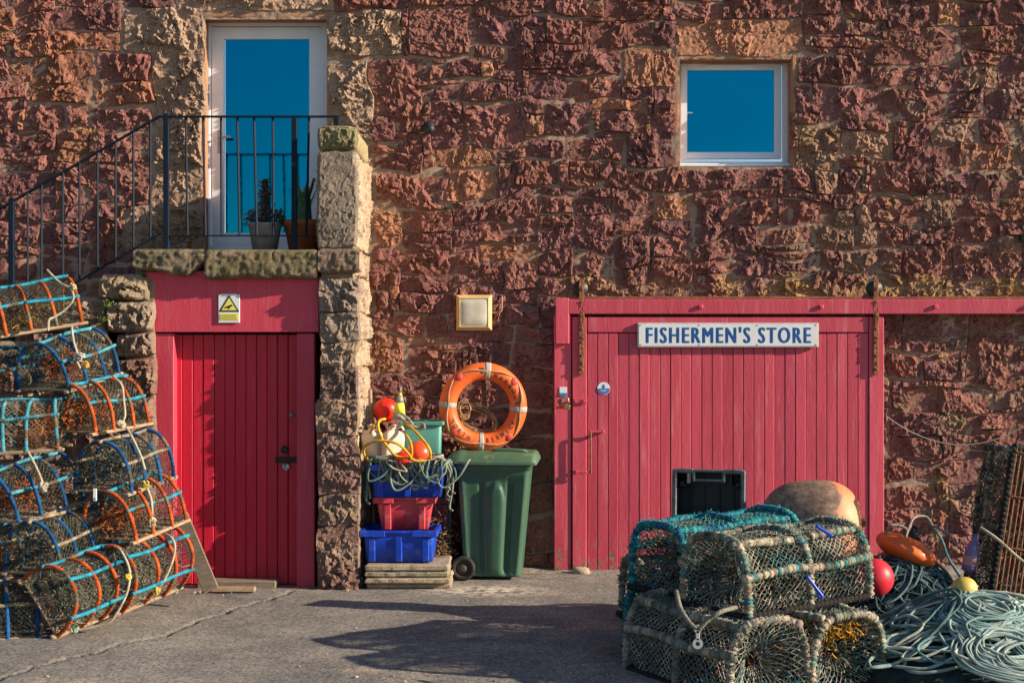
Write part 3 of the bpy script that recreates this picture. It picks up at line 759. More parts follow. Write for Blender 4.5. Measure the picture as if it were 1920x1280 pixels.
    # front wall left of the door: irregular rubble
    rubl = [(183, 518, 277, 562, (.27, .22, .15)), (200, 565, 286, 622, (.30, .25, .19)), (120, 565, 198, 640, (.25, .2, .16)), (215, 625, 288, 668, (.26, .2, .16)),
            (130, 642, 212, 720, (.28, .22, .17)), (215, 672, 290, 742, (.22, .13, .10)), (130, 722, 235, 790, (.30, .24, .18)), (238, 745, 291, 800, (.24, .15, .12)),
            (130, 793, 291, 870, (.22, .14, .12)), (130, 872, 291, 950, (.25, .19, .15)), (130, 953, 291, 1030, (.24, .16, .13)), (130, 1033, 291, 1112, (.24, .18, .14))]
    for k, (a, b, c_, d, t) in enumerate(rubl):
        patch(a, b, c_, d, tuple(q_ * .75 for q_ in t), 700 + k, prot=.035, rough=1.6, edge=.022, gap=-.002)
    for k in range(9):
        for q in range(4):
            xa = -60 - 90 * q + (30 if k % 2 else 0) + 90
            if k < 2 + q * 0: pass
            ytop = 560 + k * 62
            if ytop < 600 + q * 40: continue
            patch(xa, ytop, xa + 88, ytop + 60, rub[(k + q) % 4], 720 + k * 5 + q, prot=.02, res=.02)
    # steps falling to the left
    for k in range(9):
        x1_ = wx(256, DF) - .27 * k; z = zt - .02 - .175 * (k + 1)
        mb = MB(); box(mb, np.array((x1_ - .12, YF / 2 + .0, z - .05)) - L, (.33, -YF - .012, .10), .02, col=(.24, .20, .15), jit=.003)
        mb.build('step', BLOCK, T)
        mb = MB(); box(mb, np.array((x1_ - .13, YF / 2 + .03, z - .17)) - L, (.30, -YF - .09, .15), .01, col=(.17, .09, .07)); mb.build('riser', BLOCK, T)
    return T
stairs()

def railing():
    D = 11.12; y = D - 12
    T = thing('iron_railing', 'dark blue iron railing running down the steps and across the landing', 'railing', (wx(312, D), y, wz(467, D)))
    L = np.array(T.location)
    P = lambda px, py, dy=0: np.array((wx(px, D), y + dy, wz(py, D))) - L
    def bar(name, a, b, r=.0075, square=True):
        mb = MB(); tube(mb, [a, b], r, 4 if square else 8); return mb.build(name, IRON, T)
    hr = MB()
    def flat(mb, a, b, w, t):
        a = np.array(a); b = np.array(b); d = (b - a) / np.linalg.norm(b - a); u = np.array([0, 1., 0]); n = np.cross(d, u)
        V = []
        for p in (a, b):
            for su, sn in ((-1, -1), (1, -1), (1, 1), (-1, 1)): V.append(p + su * u * w / 2 + sn * n * t / 2)
        mb.add(V, quads=[(0, 1, 5, 4), (1, 2, 6, 5), (2, 3, 7, 6), (3, 0, 4, 7)], polys=[[3, 2, 1, 0], [4, 5, 6, 7]])
    flat(hr, P(297, 219), P(636, 219), .045, .012); flat(hr, P(298, 219), P(-160, 484), .045, .012)
    hr.build('handrail', IRON, T)
    br = MB(); flat(br, P(316, 442), P(592, 442), .03, .010); flat(br, P(300, 438), P(-160, 706), .03, .010); br.build('bottom_rail', IRON, T)
    for px, t, b in ((312, 214, 468), (552, 219, 468), (22, 372, 640), (-130, 460, 720), (631, 222, 240)):
        mb = MB(); a, c_ = P(px, t), P(px, b); box(mb, (a + c_) / 2, (.042, .042 if px != 631 else .03, abs(a[2] - c_[2])), .003).build('post', IRON, T)
    rg = random.Random(4)
    for px in (350, 383, 415, 447, 479, 512, 577): 
        dx = rg.uniform(-3, 3); bar('baluster', P(px + dx, 219), P(px - dx, 442), .0095)
    for px in (52, 78, 118, 149, 183, 217, 250, 282, -12, -46, -80, -110):
        yt = 219 + (298 - px) * .578; yb = 438 + (300 - px) * .583; bar('baluster', P(px, yt), P(px, yb), .0095)
railing()
# ------------------------------------------------------------------ text helper
def text_mesh(mb, txt, height, xf, depth=.002, wscale=1.0, bold=.0, col=None, spacing=1.0, align='CENTER'):
    cu = bpy.data.curves.new('lettering', 'FONT'); cu.body = txt; cu.size = 1; cu.extrude = .0; cu.offset = bold
    cu.space_character = spacing; cu.align_x = align; cu.align_y = 'CENTER' if align == 'CENTER' else 'BOTTOM_BASELINE'; cu.resolution_u = 3
    o = bpy.data.objects.new('lettering', cu); C.objects.link(o)
    dg = bpy.context.evaluated_depsgraph_get(); me = bpy.data.meshes.new_from_object(o.evaluated_get(dg))
    V = np.zeros(len(me.vertices) * 3); me.vertices.foreach_get('co', V); V = V.reshape(-1, 3)
    polys = [list(p.vertices) for p in me.polygons]
    bpy.data.objects.remove(o); bpy.data.meshes.remove(me)
    V = V * height / .7
    V[:, 0] *= wscale
    W_ = np.array([xf(v) for v in V]); mb.add(W_, polys=polys, col=col)
    return V
# ------------------------------------------------------------------ left crimson door
def left_door():
    T = thing('crimson_door', 'crimson plank door with a pinkish red lintel board under the landing slab', 'door', (wx(440, DF), -.80, 0))
    L = np.array(T.location)
    yb = -.895
    o = MB(); D = 12 + yb
    extrude_poly(o, [(wx(274, D) - L[0], wz(510, D)), (wx(290, D) - L[0], wz(622, D)), (wx(597, D) - L[0], wz(622, D)), (wx(597, D) - L[0], wz(505, D))], yb - .0 - L[1], yb + .06 - L[1])
    o.build('lintel_board', RED_F, T)
    D = 12 - .875; zt = wz(623, D)
    for a, b, nm in ((290, 326, 'jamb'), (556, 590, 'jamb')):
        mb = MB(); box(mb, np.array(((wx(a, D) + wx(b, D)) / 2, -.80, (zt - .01) / 2)) - L, (wx(b, D) - wx(a, D), .15, zt - .004), .006).build(nm, RED_F, T)
    D = 12 - .765; x0, x1 = wx(322, D), wx(560, D); n = 12; w = (x1 - x0) / n
    me = box(MB(), (0, 0, 0), (w - .0035, .03, zt - .03), .005).mesh('plank', RED_L)
    for k in range(n):
        link('plank', me, T, np.array((x0 + w * (k + .5), -.75 + .002 * ((k * 7) % 3 - 1), (zt) / 2)) - L)
    mb = MB(); box(mb, np.array(((x0 + x1) / 2, -.715, zt / 2)) - L, (x1 - x0, .03, zt - .02), .002).build('backing_board', mat('dark_gap_red', (.10, .004, .012), rough=.8), T)
    # lock furniture
    def disc(px, py, r, d, m, nm):
        mb = MB(); p = at(px, py, 11.22); lathe(mb, [(r, 0), (r, d * .6), (r * .7, d), (0.0001, d)], 18, frame_to((0, -1, 0), loc=(p.x - L[0], -.766 - L[1], p.z))).build(nm, m, T, True)
    disc(546, 778, .022, .02, mat('dull_pewter', (.22, .18, .2), rough=.5, metal=.4), 'lock_cylinder')
    disc(534, 843, .030, .04, BLACKM, 'door_knob')
    mb = MB(); p = at(536, 862, 11.2); box(mb, (p.x - L[0], -.775 - L[1], p.z), (.175, .012, .046), .004).build('hasp', mat('black_iron', (.008, .008, .008), (.02, .018, .015), 20, rough=.6), T)
    mb = MB(); p = at(536, 875, 11.2); lathe(mb, [(.030, 0), (.031, .008), (.031, .022), (.027, .03), (.0001, .03)], 20, frame_to((0, -1, 0), loc=(p.x - L[0], -.782 - L[1], p.z))).build('round_padlock', STEEL, T, True)
    mb = MB(); box(mb, (p.x - L[0], -.814 - L[1], p.z + .012), (.010, .006, .018), .002).build('keyhole', BLACKM, T)
    th = MB(); D = 11.1; box(th, np.array((wx(445, D), -.86, .035)) - L, (.62, .15, .07), .01, jit=.002).build('threshold', WOODD, T)
    return T
left_door()

def warn_sign():
    D = 11.1; p = at(430, 578, D); s = D / F
    T = thing('warning_sign', 'white and yellow warning sign with a black triangle on the lintel board', 'sign', (p.x, -.905, p.z))
    w, h = 40 * s, 54 * s
    mb = MB(); box(mb, (0, 0, 0), (w, .008, h), .002).build('sign_plate', mat('sign_white', (.74, .78, .80), (.68, .73, .76), 20, rough=.4), T)
    Y = mat('sign_yellow', (.80, .74, .12), (.72, .66, .10), 20, rough=.45); K = mat('sign_black', (.012, .014, .02), rough=.45)
    mb = MB(); extrude_poly(mb, [(-.080, -.027), (.080, -.027), (0, .105)], -.0062, -.0045).build('triangle_border', K, T)
    mb = MB(); extrude_poly(mb, [(-.060, -.016), (.060, -.016), (0, .083)], -.0082, -.0065).build('triangle_field', Y, T)
    mb = MB(); extrude_poly(mb, [(-.033, .002), (-.030, .012), (.022, .030), (.030, .022), (.020, .014), (.008, .010), (.004, -.004), (-.006, -.002), (-.012, .008), (-.026, .000)], -.0102, -.0085).build('camera_pictogram', K, T)
    mb = MB(); extrude_poly(mb, [(-.072, -.095), (.072, -.095), (.072, -.042), (-.072, -.042)], -.0062, -.0045).build('caption_panel', Y, T)
    g = mat('sign_olive_print', (.40, .42, .06), rough=.6)
    mb = MB()
    for r, zz in enumerate((-.053, -.068, -.083)):
        x = -.062; rr = random.Random(r)
        while x < .058:
            w_ = rr.uniform(.008, .018); w_ = min(w_, .062 - x)
            extrude_poly(mb, [(x, zz - .0035), (x + w_, zz - .0035), (x + w_, zz + .0035), (x, zz + .0035)], -.0082, -.0066); x += w_ + .004
    mb.build('caption_print', g, T)
    mb = MB()
    for sx in (-1, 1): lathe(mb, [(.006, 0), (.006, .003), (.0001, .004)], 8, frame_to((0, -1, 0), loc=(sx * .072, -.0045, .112)))
    mb.build('screw', K, T)
warn_sign()

# ------------------------------------------------------------------ right sliding door
def right_door():
    yp = -.13; D = 12 + yp                    # front of the planks
    T = thing('sliding_door', 'wide faded red plank sliding door hanging on rusty straps', 'door', (wx(1350, D), yp, 0))
    L = np.array(T.location)
    X = lambda px: wx(px, D) - L[0]
    Z = lambda py: wz(py, D)
    ztop = Z(594); zbot = .02
    n = 27; x0, x1 = X(1101), X(1628); w = (x1 - x0) / n; zt = Z(624)
    rg = random.Random(9)
    meshes = [box(MB(), (0, 0, 0), (w - .002 - .001 * k, .03, zt - zbot - .0), .0045).mesh('plank', RED_R) for k in range(3)]
    for k in range(n):
        o = link('plank', meshes[k % 3], T, (x0 + w * (k + .5), .015 + rg.uniform(-.002, .003), (zt + zbot) / 2 + rg.uniform(-.003, 0)))
    MB_ = MB(); box(MB_, ((x0 + x1) / 2, .045, (zt + zbot) / 2), (x1 - x0, .02, zt - zbot), .002).build('backing_board', mat('dark_gap_red2', (.26, .025, .04), rough=.8), T)
    for a, b in ((1073, 1100), (1629, 1657)):
        mb = MB(); box(mb, ((X(a) + X(b)) / 2, .012, (ztop + zbot) / 2), (X(b) - X(a) - .002, .045, ztop - zbot), .005).build('stile', RED_R, T)
    mb = MB(); box(mb, ((X(1101) + X(1628)) / 2, .012, (ztop + zt) / 2 + .002), (X(1628) - X(1101) - .003, .044, ztop - zt - .004), .005).build('top_board', RED_R, T)
    for px in (1090, 1641):
        mb = MB(); rr = np.random.default_rng(3)
        zz = np.linspace(Z(524), Z(700), 22)
        box(mb, (X(px), -.022 - .0, (Z(524) + Z(702)) / 2), (.042, .012, Z(524) - Z(702)), .003)
        for k, z in enumerate(zz[4:]):
            if k % 3 == 1: lathe(mb, [(.014, 0), (.012, .010), (.0001, .013)], 8, frame_to((0, -1, 0), loc=(X(px) + .002, -.028, z)))
        for k in range(26): box(mb, (X(px) + rr.uniform(-.018, .018), -.026, rr.uniform(Z(700), Z(530))), (rr.uniform(.008, .02), .014, rr.uniform(.01, .05)), .003)
        mb.build('hanger_strap', RUST, T)
        mb = MB(); lathe(mb, [(.0001, -.02), (.066, -.02), (.066, -.008), (.052, -.004), (.052, .004), (.066, .008), (.066, .02), (.0001, .02)], 28, frame_to((0, -1, 0), loc=(X(px) - .01, .0, Z(541)))).build('wheel', BLACKM, T, True)
    # handle: bar with two brackets
    mb = MB(); hx = X(1107)
    tube(mb, resample([(hx, -.055, Z(808)), (hx, -.055, Z(884))], .02), .0075, 8); mb.build('handle', RUST, T, True)
    for px, py in ((1130, 808), (1080, 884)):
        mb = MB(); box(mb, ((X(px) + hx) / 2, -.052, Z(py)), (abs(X(px) - hx) + .02, .012, .022), .004); box(mb, (X(px), -.03, Z(py)), (.02, .06, .028), .004); mb.build('handle_bracket', RED_R, T)
    mb = MB(); box(mb, (X(1087), -.022, Z(751)), (.12, .012, .05), .005)
    for px in (1078, 1094): lathe(mb, [(.011, 0), (.009, .008), (.0001, .010)], 8, frame_to((0, -1, 0), loc=(X(px), -.028, Z(751))))
    mb.build('hasp', RED_R, T)
    mb = MB(); box(mb, (X(1063), -.045, Z(762)), (.052, .022, .045), .008, rot=(0, R(20), 0)); mb.build('padlock', BRASS, T)
    mb = MB(); tube(mb, smoothpath([(X(1066), -.045, Z(754)), (X(1064), -.045, Z(746)), (X(1056), -.045, Z(745)), (X(1053), -.045, Z(754))], 6), .006, 8).build('shackle', STEEL, T, True)
    mb = MB(); lathe(mb, [(.022, 0), (.022, .012), (.0001, .016)], 14, frame_to((0, -1, 0), loc=(X(1050), -.032, Z(752)))).build('staple_plate', RUST, T, True)
    # round sticker
    B = mat('sticker_blue', (.05, .14, .42), rough=.4); Wt = mat('sticker_white', (.70, .75, .82), rough=.4)
    cx, cz, r = X(1132), Z(728), .054
    def arc(a0, a1, r_, y0, y1, nm, m):
        mb = MB(); pts = [(cx + r_ * math.cos(R(a)), cz + r_ * math.sin(R(a))) for a in np.linspace(a0, a1, 24)]
        extrude_poly(mb, pts, y0, y1).build(nm, m, T)
    arc(0, 345, r, -.0035, -.0015, 'sticker', Wt); arc(180, 360, r * .93, -.0055, -.004, 'sticker_half', B)
    mb = MB(); ball(mb, (cx, -.005, cz + .028), .008, 8, (1, .2, 1)); box(mb, (cx, -.005, cz + .012), (.020, .002, .018), .0008); mb.build('sticker_figure', B, T)
    mb = MB(); box(mb, (cx, -.006, cz - .016), (.058, .001, .004), .0003); box(mb, (cx, -.006, cz - .026), (.042, .001, .003), .0003); mb.build('sticker_print', Wt, T)
    # fixed frame post, patch board and small notice
    F_ = thing('door_post', 'faded red fixed post left of the sliding door with a padlocked hasp', 'door post', (wx(1055, D), yp, 0))
    Lf = np.array(F_.location)
    mb = MB(); box(mb, (0, .055, Z(592) / 2 + .0), (wx(1071, D) - wx(1039, D), .11, Z(592)), .006).build('post_board', RED_R, F_)
    mb = MB(); box(mb, (-.003, -.016, Z(602)), (.115, .03, Z(558) - Z(644)), .006).build('patch_board', RED_R, F_)
    n1 = thing('small_notice', 'small white and blue notice above the padlock on the red post', 'notice', (wx(1056, D), yp - .004, Z(735)))
    mb = MB(); box(mb, (0, 0, .008), (.062, .003, .072), .001).build('notice_card', Wt, n1)
    mb = MB(); box(mb, (0, -.0022, -.020), (.062, .003, .028), .001).build('blue_band', mat('notice_teal', (.03, .22, .42), rough=.4), n1)
    # rail
    Rr = thing('track_rail', 'long faded red timber rail carrying the sliding door', 'door rail', (wx(1500, D), yp - .03, Z(575)))
    mb = MB(); xl, xr = wx(1066, D), wx(2150, D); box(mb, ((xl + xr) / 2 - Rr.location.x, .06, 0), (xr - xl, .12, Z(561) - Z(589)), .007).build('rail_board', RED_R, Rr)
    mb = MB(); box(mb, ((xl + xr) / 2 - Rr.location.x, .03, Z(558) - Z(575)), (xr - xl, .012, .022), .002).build('iron_track', RUST, Rr)
    for px in (1313, 1538, 1752, 1925):
        mb = MB(); box(mb, (wx(px, D) - Rr.location.x, -.01, .0), (.035, .022, .035), .006).build('bolt_head', RED_R, Rr)
    # sill stone and lump
    mb = MB(); box(mb, (wx(1500, D), -.16, .012), (2.4, .20, .024), .008, jit=.001); o = mb.build('door_sill', SLABM); tag(o, 'low worn concrete sill below the sliding door', 'sill')
    rk = MB(); P, Q = [], []
    ball(rk, (wx(1088, 11.8), -.22, .025), .07, 14, (1.2, .6, .55), lump=.5, seed=4); o = rk.build('stone_lump', SLABM, smooth=True); tag(o, 'pale lump of stone at the foot of the red door post', 'stone')
right_door()

def main_sign():
    D = 12 - .15; x0, x1, z0, z1 = wx(1195, D), wx(1534, D), wz(651, D), wz(605, D)
    T = thing('painted_sign', "long white sign reading FISHERMEN'S STORE in blue capitals", 'sign', ((x0 + x1) / 2, -.158, (z0 + z1) / 2), (0, 0.0, 0))
    w, h = x1 - x0, z1 - z0
    mb = MB(); box(mb, (0, .004, 0), (w, .03, h), .004).build('sign_board', mat('sign_edge_grey', (.50, .52, .52), (.35, .36, .37), 30, rough=.6, spots=[((.25, .10, .04), 25, .64, .72)]), T)
    mb = MB(); box(mb, (0, -.0105, 0), (w - .022, .006, h - .022), .001).build('sign_face', mat('sign_face_white', (.72, .76, .78), (.66, .70, .72), 8, rough=.45), T)
    txt = "FISHERMEN'S STORE"; LM = mat('sign_blue_letters', (.010, .10, .34), (.012, .08, .28), 30, rough=.45)
    def width(s):
        m_ = MB(); text_mesh(m_, s, .12, lambda v: (v[0], 0, v[1]), wscale=.72, spacing=1.24, align='LEFT'); V_ = np.concatenate(m_.v); return V_[:, 0].max()
    tot = width(txt) + .006; sc = w * .915 / tot
    for k, ch in enumerate(txt):
        if ch == ' ': continue
        rt = width(txt[:k + 1]); mb = MB()
        for q in range(7):
            text_mesh(mb, ch, .12, lambda v: (v[0] + (q - 3) * .0022, -.0140 - .0002 * q, v[1]), wscale=.72, align='LEFT')
        V = np.concatenate(mb.v); V[:, 0] += rt - V[:, 0].max() + .0066 - tot / 2; V[:, 0] *= sc; V[:, 2] = (V[:, 2] - .060) * 1.10
        mb.v = [V]; mb.build('letter', LM, T)
    mb = MB()
    for sx in (-1, -.33, .33, 1):
        for sz in (-1, 1): lathe(mb, [(.006, 0), (.005, .003), (.0001, .004)], 8, frame_to((0, -1, 0), loc=(sx * w * .485, -.013, sz * h * .40)))
    mb.build('screw_heads', RUST, T)
main_sign()

def bulkhead():
    D = 11.93; p = at(889, 586, D); s = D / F
    T = thing('bulkhead_light', 'square amber framed bulkhead light fixed to the wall', 'wall light', (p.x, -.005, p.z))
    am = mat('yellowed_plastic', (.55, .35, .13), (.68, .50, .24), 12, rough=.45)
    w, h = 67 * s, 67 * s
    mb = MB()
    a = np.array([(-w / 2, 0, -h / 2), (w / 2, 0, -h / 2), (w / 2, 0, h / 2), (-w / 2, 0, h / 2)])
    b = a * .995 + np.array((0, -.055, 0)); c = a * np.array((.80, 1, .80)) + np.array((0, -.085, 0)); d = c + np.array((0, .006, 0)) ; d = d * np.array((.97, 1, .97))
    V = np.vstack([a, b, c, d]); Q = []
    for l in range(3):
        for k in range(4): Q.append((l * 4 + k, l * 4 + (k + 1) % 4, l * 4 + 4 + (k + 1) % 4, l * 4 + 4 + k))
    mb.add(V, quads=Q).build('housing', am, T)
    mb = MB(); n = 14; g = np.linspace(-1, 1, n); A, B = np.meshgrid(g, g, indexing='ij')
    X = A * w * .39; Z = B * h * .39; Y = -.079 - .014 * (1 - A ** 4) * (1 - B ** 4) 
    i = np.arange(n - 1)[:, None]; j = np.arange(n - 1)[None]
    Qd = np.stack([i * n + j, (i + 1) * n + j, (i + 1) * n + j + 1, i * n + j + 1], -1).reshape(-1, 4)
    mb.add(np.stack([X, Y, Z], -1).reshape(-1, 3), Qd).build('diffuser', mat('frosted_lens', (.62, .58, .46), (.50, .47, .38), 14, rough=.25, coat=.5), T, True)
    cb = thing('wall_conduit', 'short bent copper coloured conduit right of the bulkhead light', 'pipe', (wx(925), -.02, wz(586)))
    mb = MB(); q = lambda px, py: (wx(px) - wx(925), -.02, wz(py) - wz(586))
    tube(mb, smoothpath([q(922, 586), q(934, 586), q(940, 583), q(941, 572), q(941, 556)], 6), .007, 8).build('pipe', mat('copper_paint', (.40, .20, .14), rough=.5), cb, True)
    cm = thing('wall_camera', 'small round black camera fixed high on the stone wall', 'camera', (wx(808), -.03, wz(243)))
    mb = MB(); lathe(mb, [(.040, 0), (.042, .02), (.038, .05), (.028, .062), (.0001, .066)], 20, frame_to((-.3, -1, -.2), loc=(0, 0, 0))).build('dome', BLACKM, cm, True)
    mb = MB(); lathe(mb, [(.05, 0), (.05, .012), (.0001, .014)], 18, frame_to((0, -1, 0), loc=(-.02, .012, .015))).build('mount_plate', BLACKM, cm, True)
    c2 = thing('wall_lamp', 'dark green lamp housing at the right edge of the wall', 'lamp', (wx(1917), -.05, wz(447)))
    mb = MB(); box(mb, (0, 0, 0), (.07, .1, .07), .015).build('housing', mat('dark_green_paint', (.01, .05, .04), rough=.4), c2)
    ln = thing('washing_line', 'thin pale cable sagging along the wall right of the sliding door', 'cable', (wx(1660), -.09, wz(780)))
    mb = MB(); pts = []
    for t in np.linspace(0, 1, 30):
        px = 1658 + 330 * t; py = 780 + 52 * (1 - (2 * t - .85) ** 2 / .7225) if t < .85 else 780 + 52 * (1 - (2 * t - .85) ** 2 / .7225)
        pts.append((wx(px) - wx(1660), 0, wz(py) - wz(780)))
    tube(mb, pts, .0035, 5).build('cable', mat('pale_cable', (.30, .29, .27), rough=.6), ln)
bulkhead()

# ------------------------------------------------------------------ lifebuoy
def lifebuoy():
    D = 11.62; p = at(906, 762, D)
    T = thing('lifebuoy', 'orange lifebuoy with grey bands and black lettering above the green bin', 'lifebuoy', p, (R(3), 0, R(8)))
    Ro, Ri = .365, .222; Rm = (Ro + Ri) / 2; rt = (Ro - Ri) / 2
    OR = mat('orange_lifebuoy', (.78, .15, .03), (.70, .11, .02), 5, rough=.45, spots=[((.72, .30, .17), 6, .60, .75), ((.45, .06, .02), 9, .68, .8)])
    th = np.linspace(0, 2 * np.pi, 96, endpoint=False)
    def ring(a0, a1, r, name, m, n=24, col=None):
        t = np.linspace(a0, a1, n); P = np.stack([Rm * np.cos(t), 0 * t, Rm * np.sin(t)], -1); mb = MB()
        tube(mb, P, r, 16, closed=(a1 - a0) > 6.2, flat=.8, caps=False); return mb.build(name, m, T, True)
    t = th; P = np.stack([Rm * np.cos(t), 0 * t, Rm * np.sin(t)], -1)
    tube(MB(), P, rt, 20, closed=True).build('ring', OR, T, True) if False else None
    mb = MB(); tube(mb, P, rt, 20, closed=True); mb.build('ring', OR, T, True)
    GB = mat('reflective_band', (.42, .42, .40), (.33, .32, .30), 20, rough=.4)
    for a in (84, 176, 266, 356):
        t = np.linspace(R(a - 4), R(a + 4), 5); mb = MB(); tube(mb, np.stack([Rm * np.cos(t), 0 * t, Rm * np.sin(t)], -1), rt + .0025, 20); mb.build('band', GB, T, True)
    # grab rope
    mb = MB(); pts = []; rp = Ro + .002
    for k in range(4):
        a0 = 40 + 90 * k
        for f, rr, yy in ((0, rp - .02, -.05), (.25, rp - .045, -.075), (.5, rp - .07, -.07), (.75, rp - .045, -.075)):
            a = R(a0 + 90 * f); pts.append((rr * math.cos(a), yy, rr * math.sin(a)))
    tube(mb, smoothpath(pts, 8, True), .006, 6, closed=True, col=(.62, .38, .24)).build('grab_rope', ROPE, T, True)
    for k in range(4):
        a = R(40 + 90 * k); mb = MB(); ball(mb, (.315 * math.cos(a), -.052, .315 * math.sin(a)), .042, 12, (1, .55, 1)); mb.build('rope_pad', mat('pad_red', (.50, .06, .04), rough=.5), T, True)
    # lettering on the face of the ring
    LK = mat('lettering_black', (.03, .02, .03), (.12, .05, .04), 60, rough=.6)
    def arc_text(s, a0, da, rad, flip):
        for k, ch in enumerate(s):
            a = R(a0 + da * k)
            def xf(v, a=a):
                u = v[0] * (1 if not flip else 1); w_ = v[1]
                if flip: rr = rad - w_; tt = a + u / rad; 
                else: rr = rad + w_; tt = a - u / rad
                dr = (rr - Rm) / rt; yy = -math.sqrt(max(0, 1 - dr * dr)) * rt - .003
                return (rr * math.cos(tt), yy, rr * math.sin(tt))
            if flip:
                def xf(v, a=a):
                    rr = rad - v[1]; tt = a + v[0] / rad
                    dr = (rr - Rm) / rt; yy = -math.sqrt(max(0, 1 - dr * dr)) * rt - .003
                    return (rr * math.cos(tt), yy, rr * math.sin(tt))
            mb = MB(); text_mesh(mb, ch, .036, xf, wscale=.85, bold=.02); mb.build('letter', LK, T)
    arc_text('BERWICK', 276, 9.5, Rm - .018, True); arc_text('NORTH', 203, 10, Rm - .015, True); arc_text('HARBOUR', 70, -10.5, Rm - .018, False)
    B = thing('buoy_bracket', 'rusty brown three armed iron bracket behind the lifebuoy', 'bracket', (p.x + .01, p.y + .10, p.z))
    RB = mat('brown_iron', (.10, .06, .05), (.15, .085, .065), 20, rough=.8, bump=.4)
    for a, l in ((93, .33), (215, .3), (322, .3)):
        mb = MB(); box(mb, (l / 2 * math.cos(R(a)), 0, l / 2 * math.sin(R(a)) - .03), (l, .02, .042), .004, rot=(0, -R(a), 0)).build('arm', RB, B)
    mb = MB(); box(mb, (-.02, -.09, .30), (.04, .2, .05), .004); mb.build('hook_plate', RB, B)
    mb = MB(); tube(mb, [(0, 0, -.03), (0, .35, -.03)], .02, 8).build('wall_bolt', RB, B, True)
    # coiled line hanging on the bracket
    rp_ = thing('rope_coil', 'coil of thin tan line hanging inside the lifebuoy', 'rope', (p.x, p.y + .05, p.z)); mb = MB(); g = random.Random(5)
    for k in range(9):
        pts = []
        for f in np.linspace(0, 1, 8, endpoint=False):
            a = 2 * math.pi * f; pts.append((-.06 + (.15 + g.uniform(-.02, .03)) * math.cos(a) + .05 * math.sin(a), g.uniform(-.02, .02) + .0, -.11 - .11 * math.cos(a) * .6 + (.05 + .008 * k) * math.sin(a) + g.uniform(-.008, .008)))
        tube(mb, smoothpath(pts, 6, True), .0055, 5, closed=True, col=g.choice([(.40, .27, .14), (.50, .36, .2), (.30, .2, .12)]))
    for k in range(5):
        pts = [(-.155 + .045 * math.cos(a) + g.uniform(-.01, .01), -.03, -.02 + (.05 + .01 * k) * math.sin(a)) for a in np.linspace(0, 6.28, 7)[:-1]]
        tube(mb, smoothpath(pts, 6, True), .005, 5, closed=True, col=(.52, .38, .22))
    mb.build('line', ROPE, rp_, True)
lifebuoy()

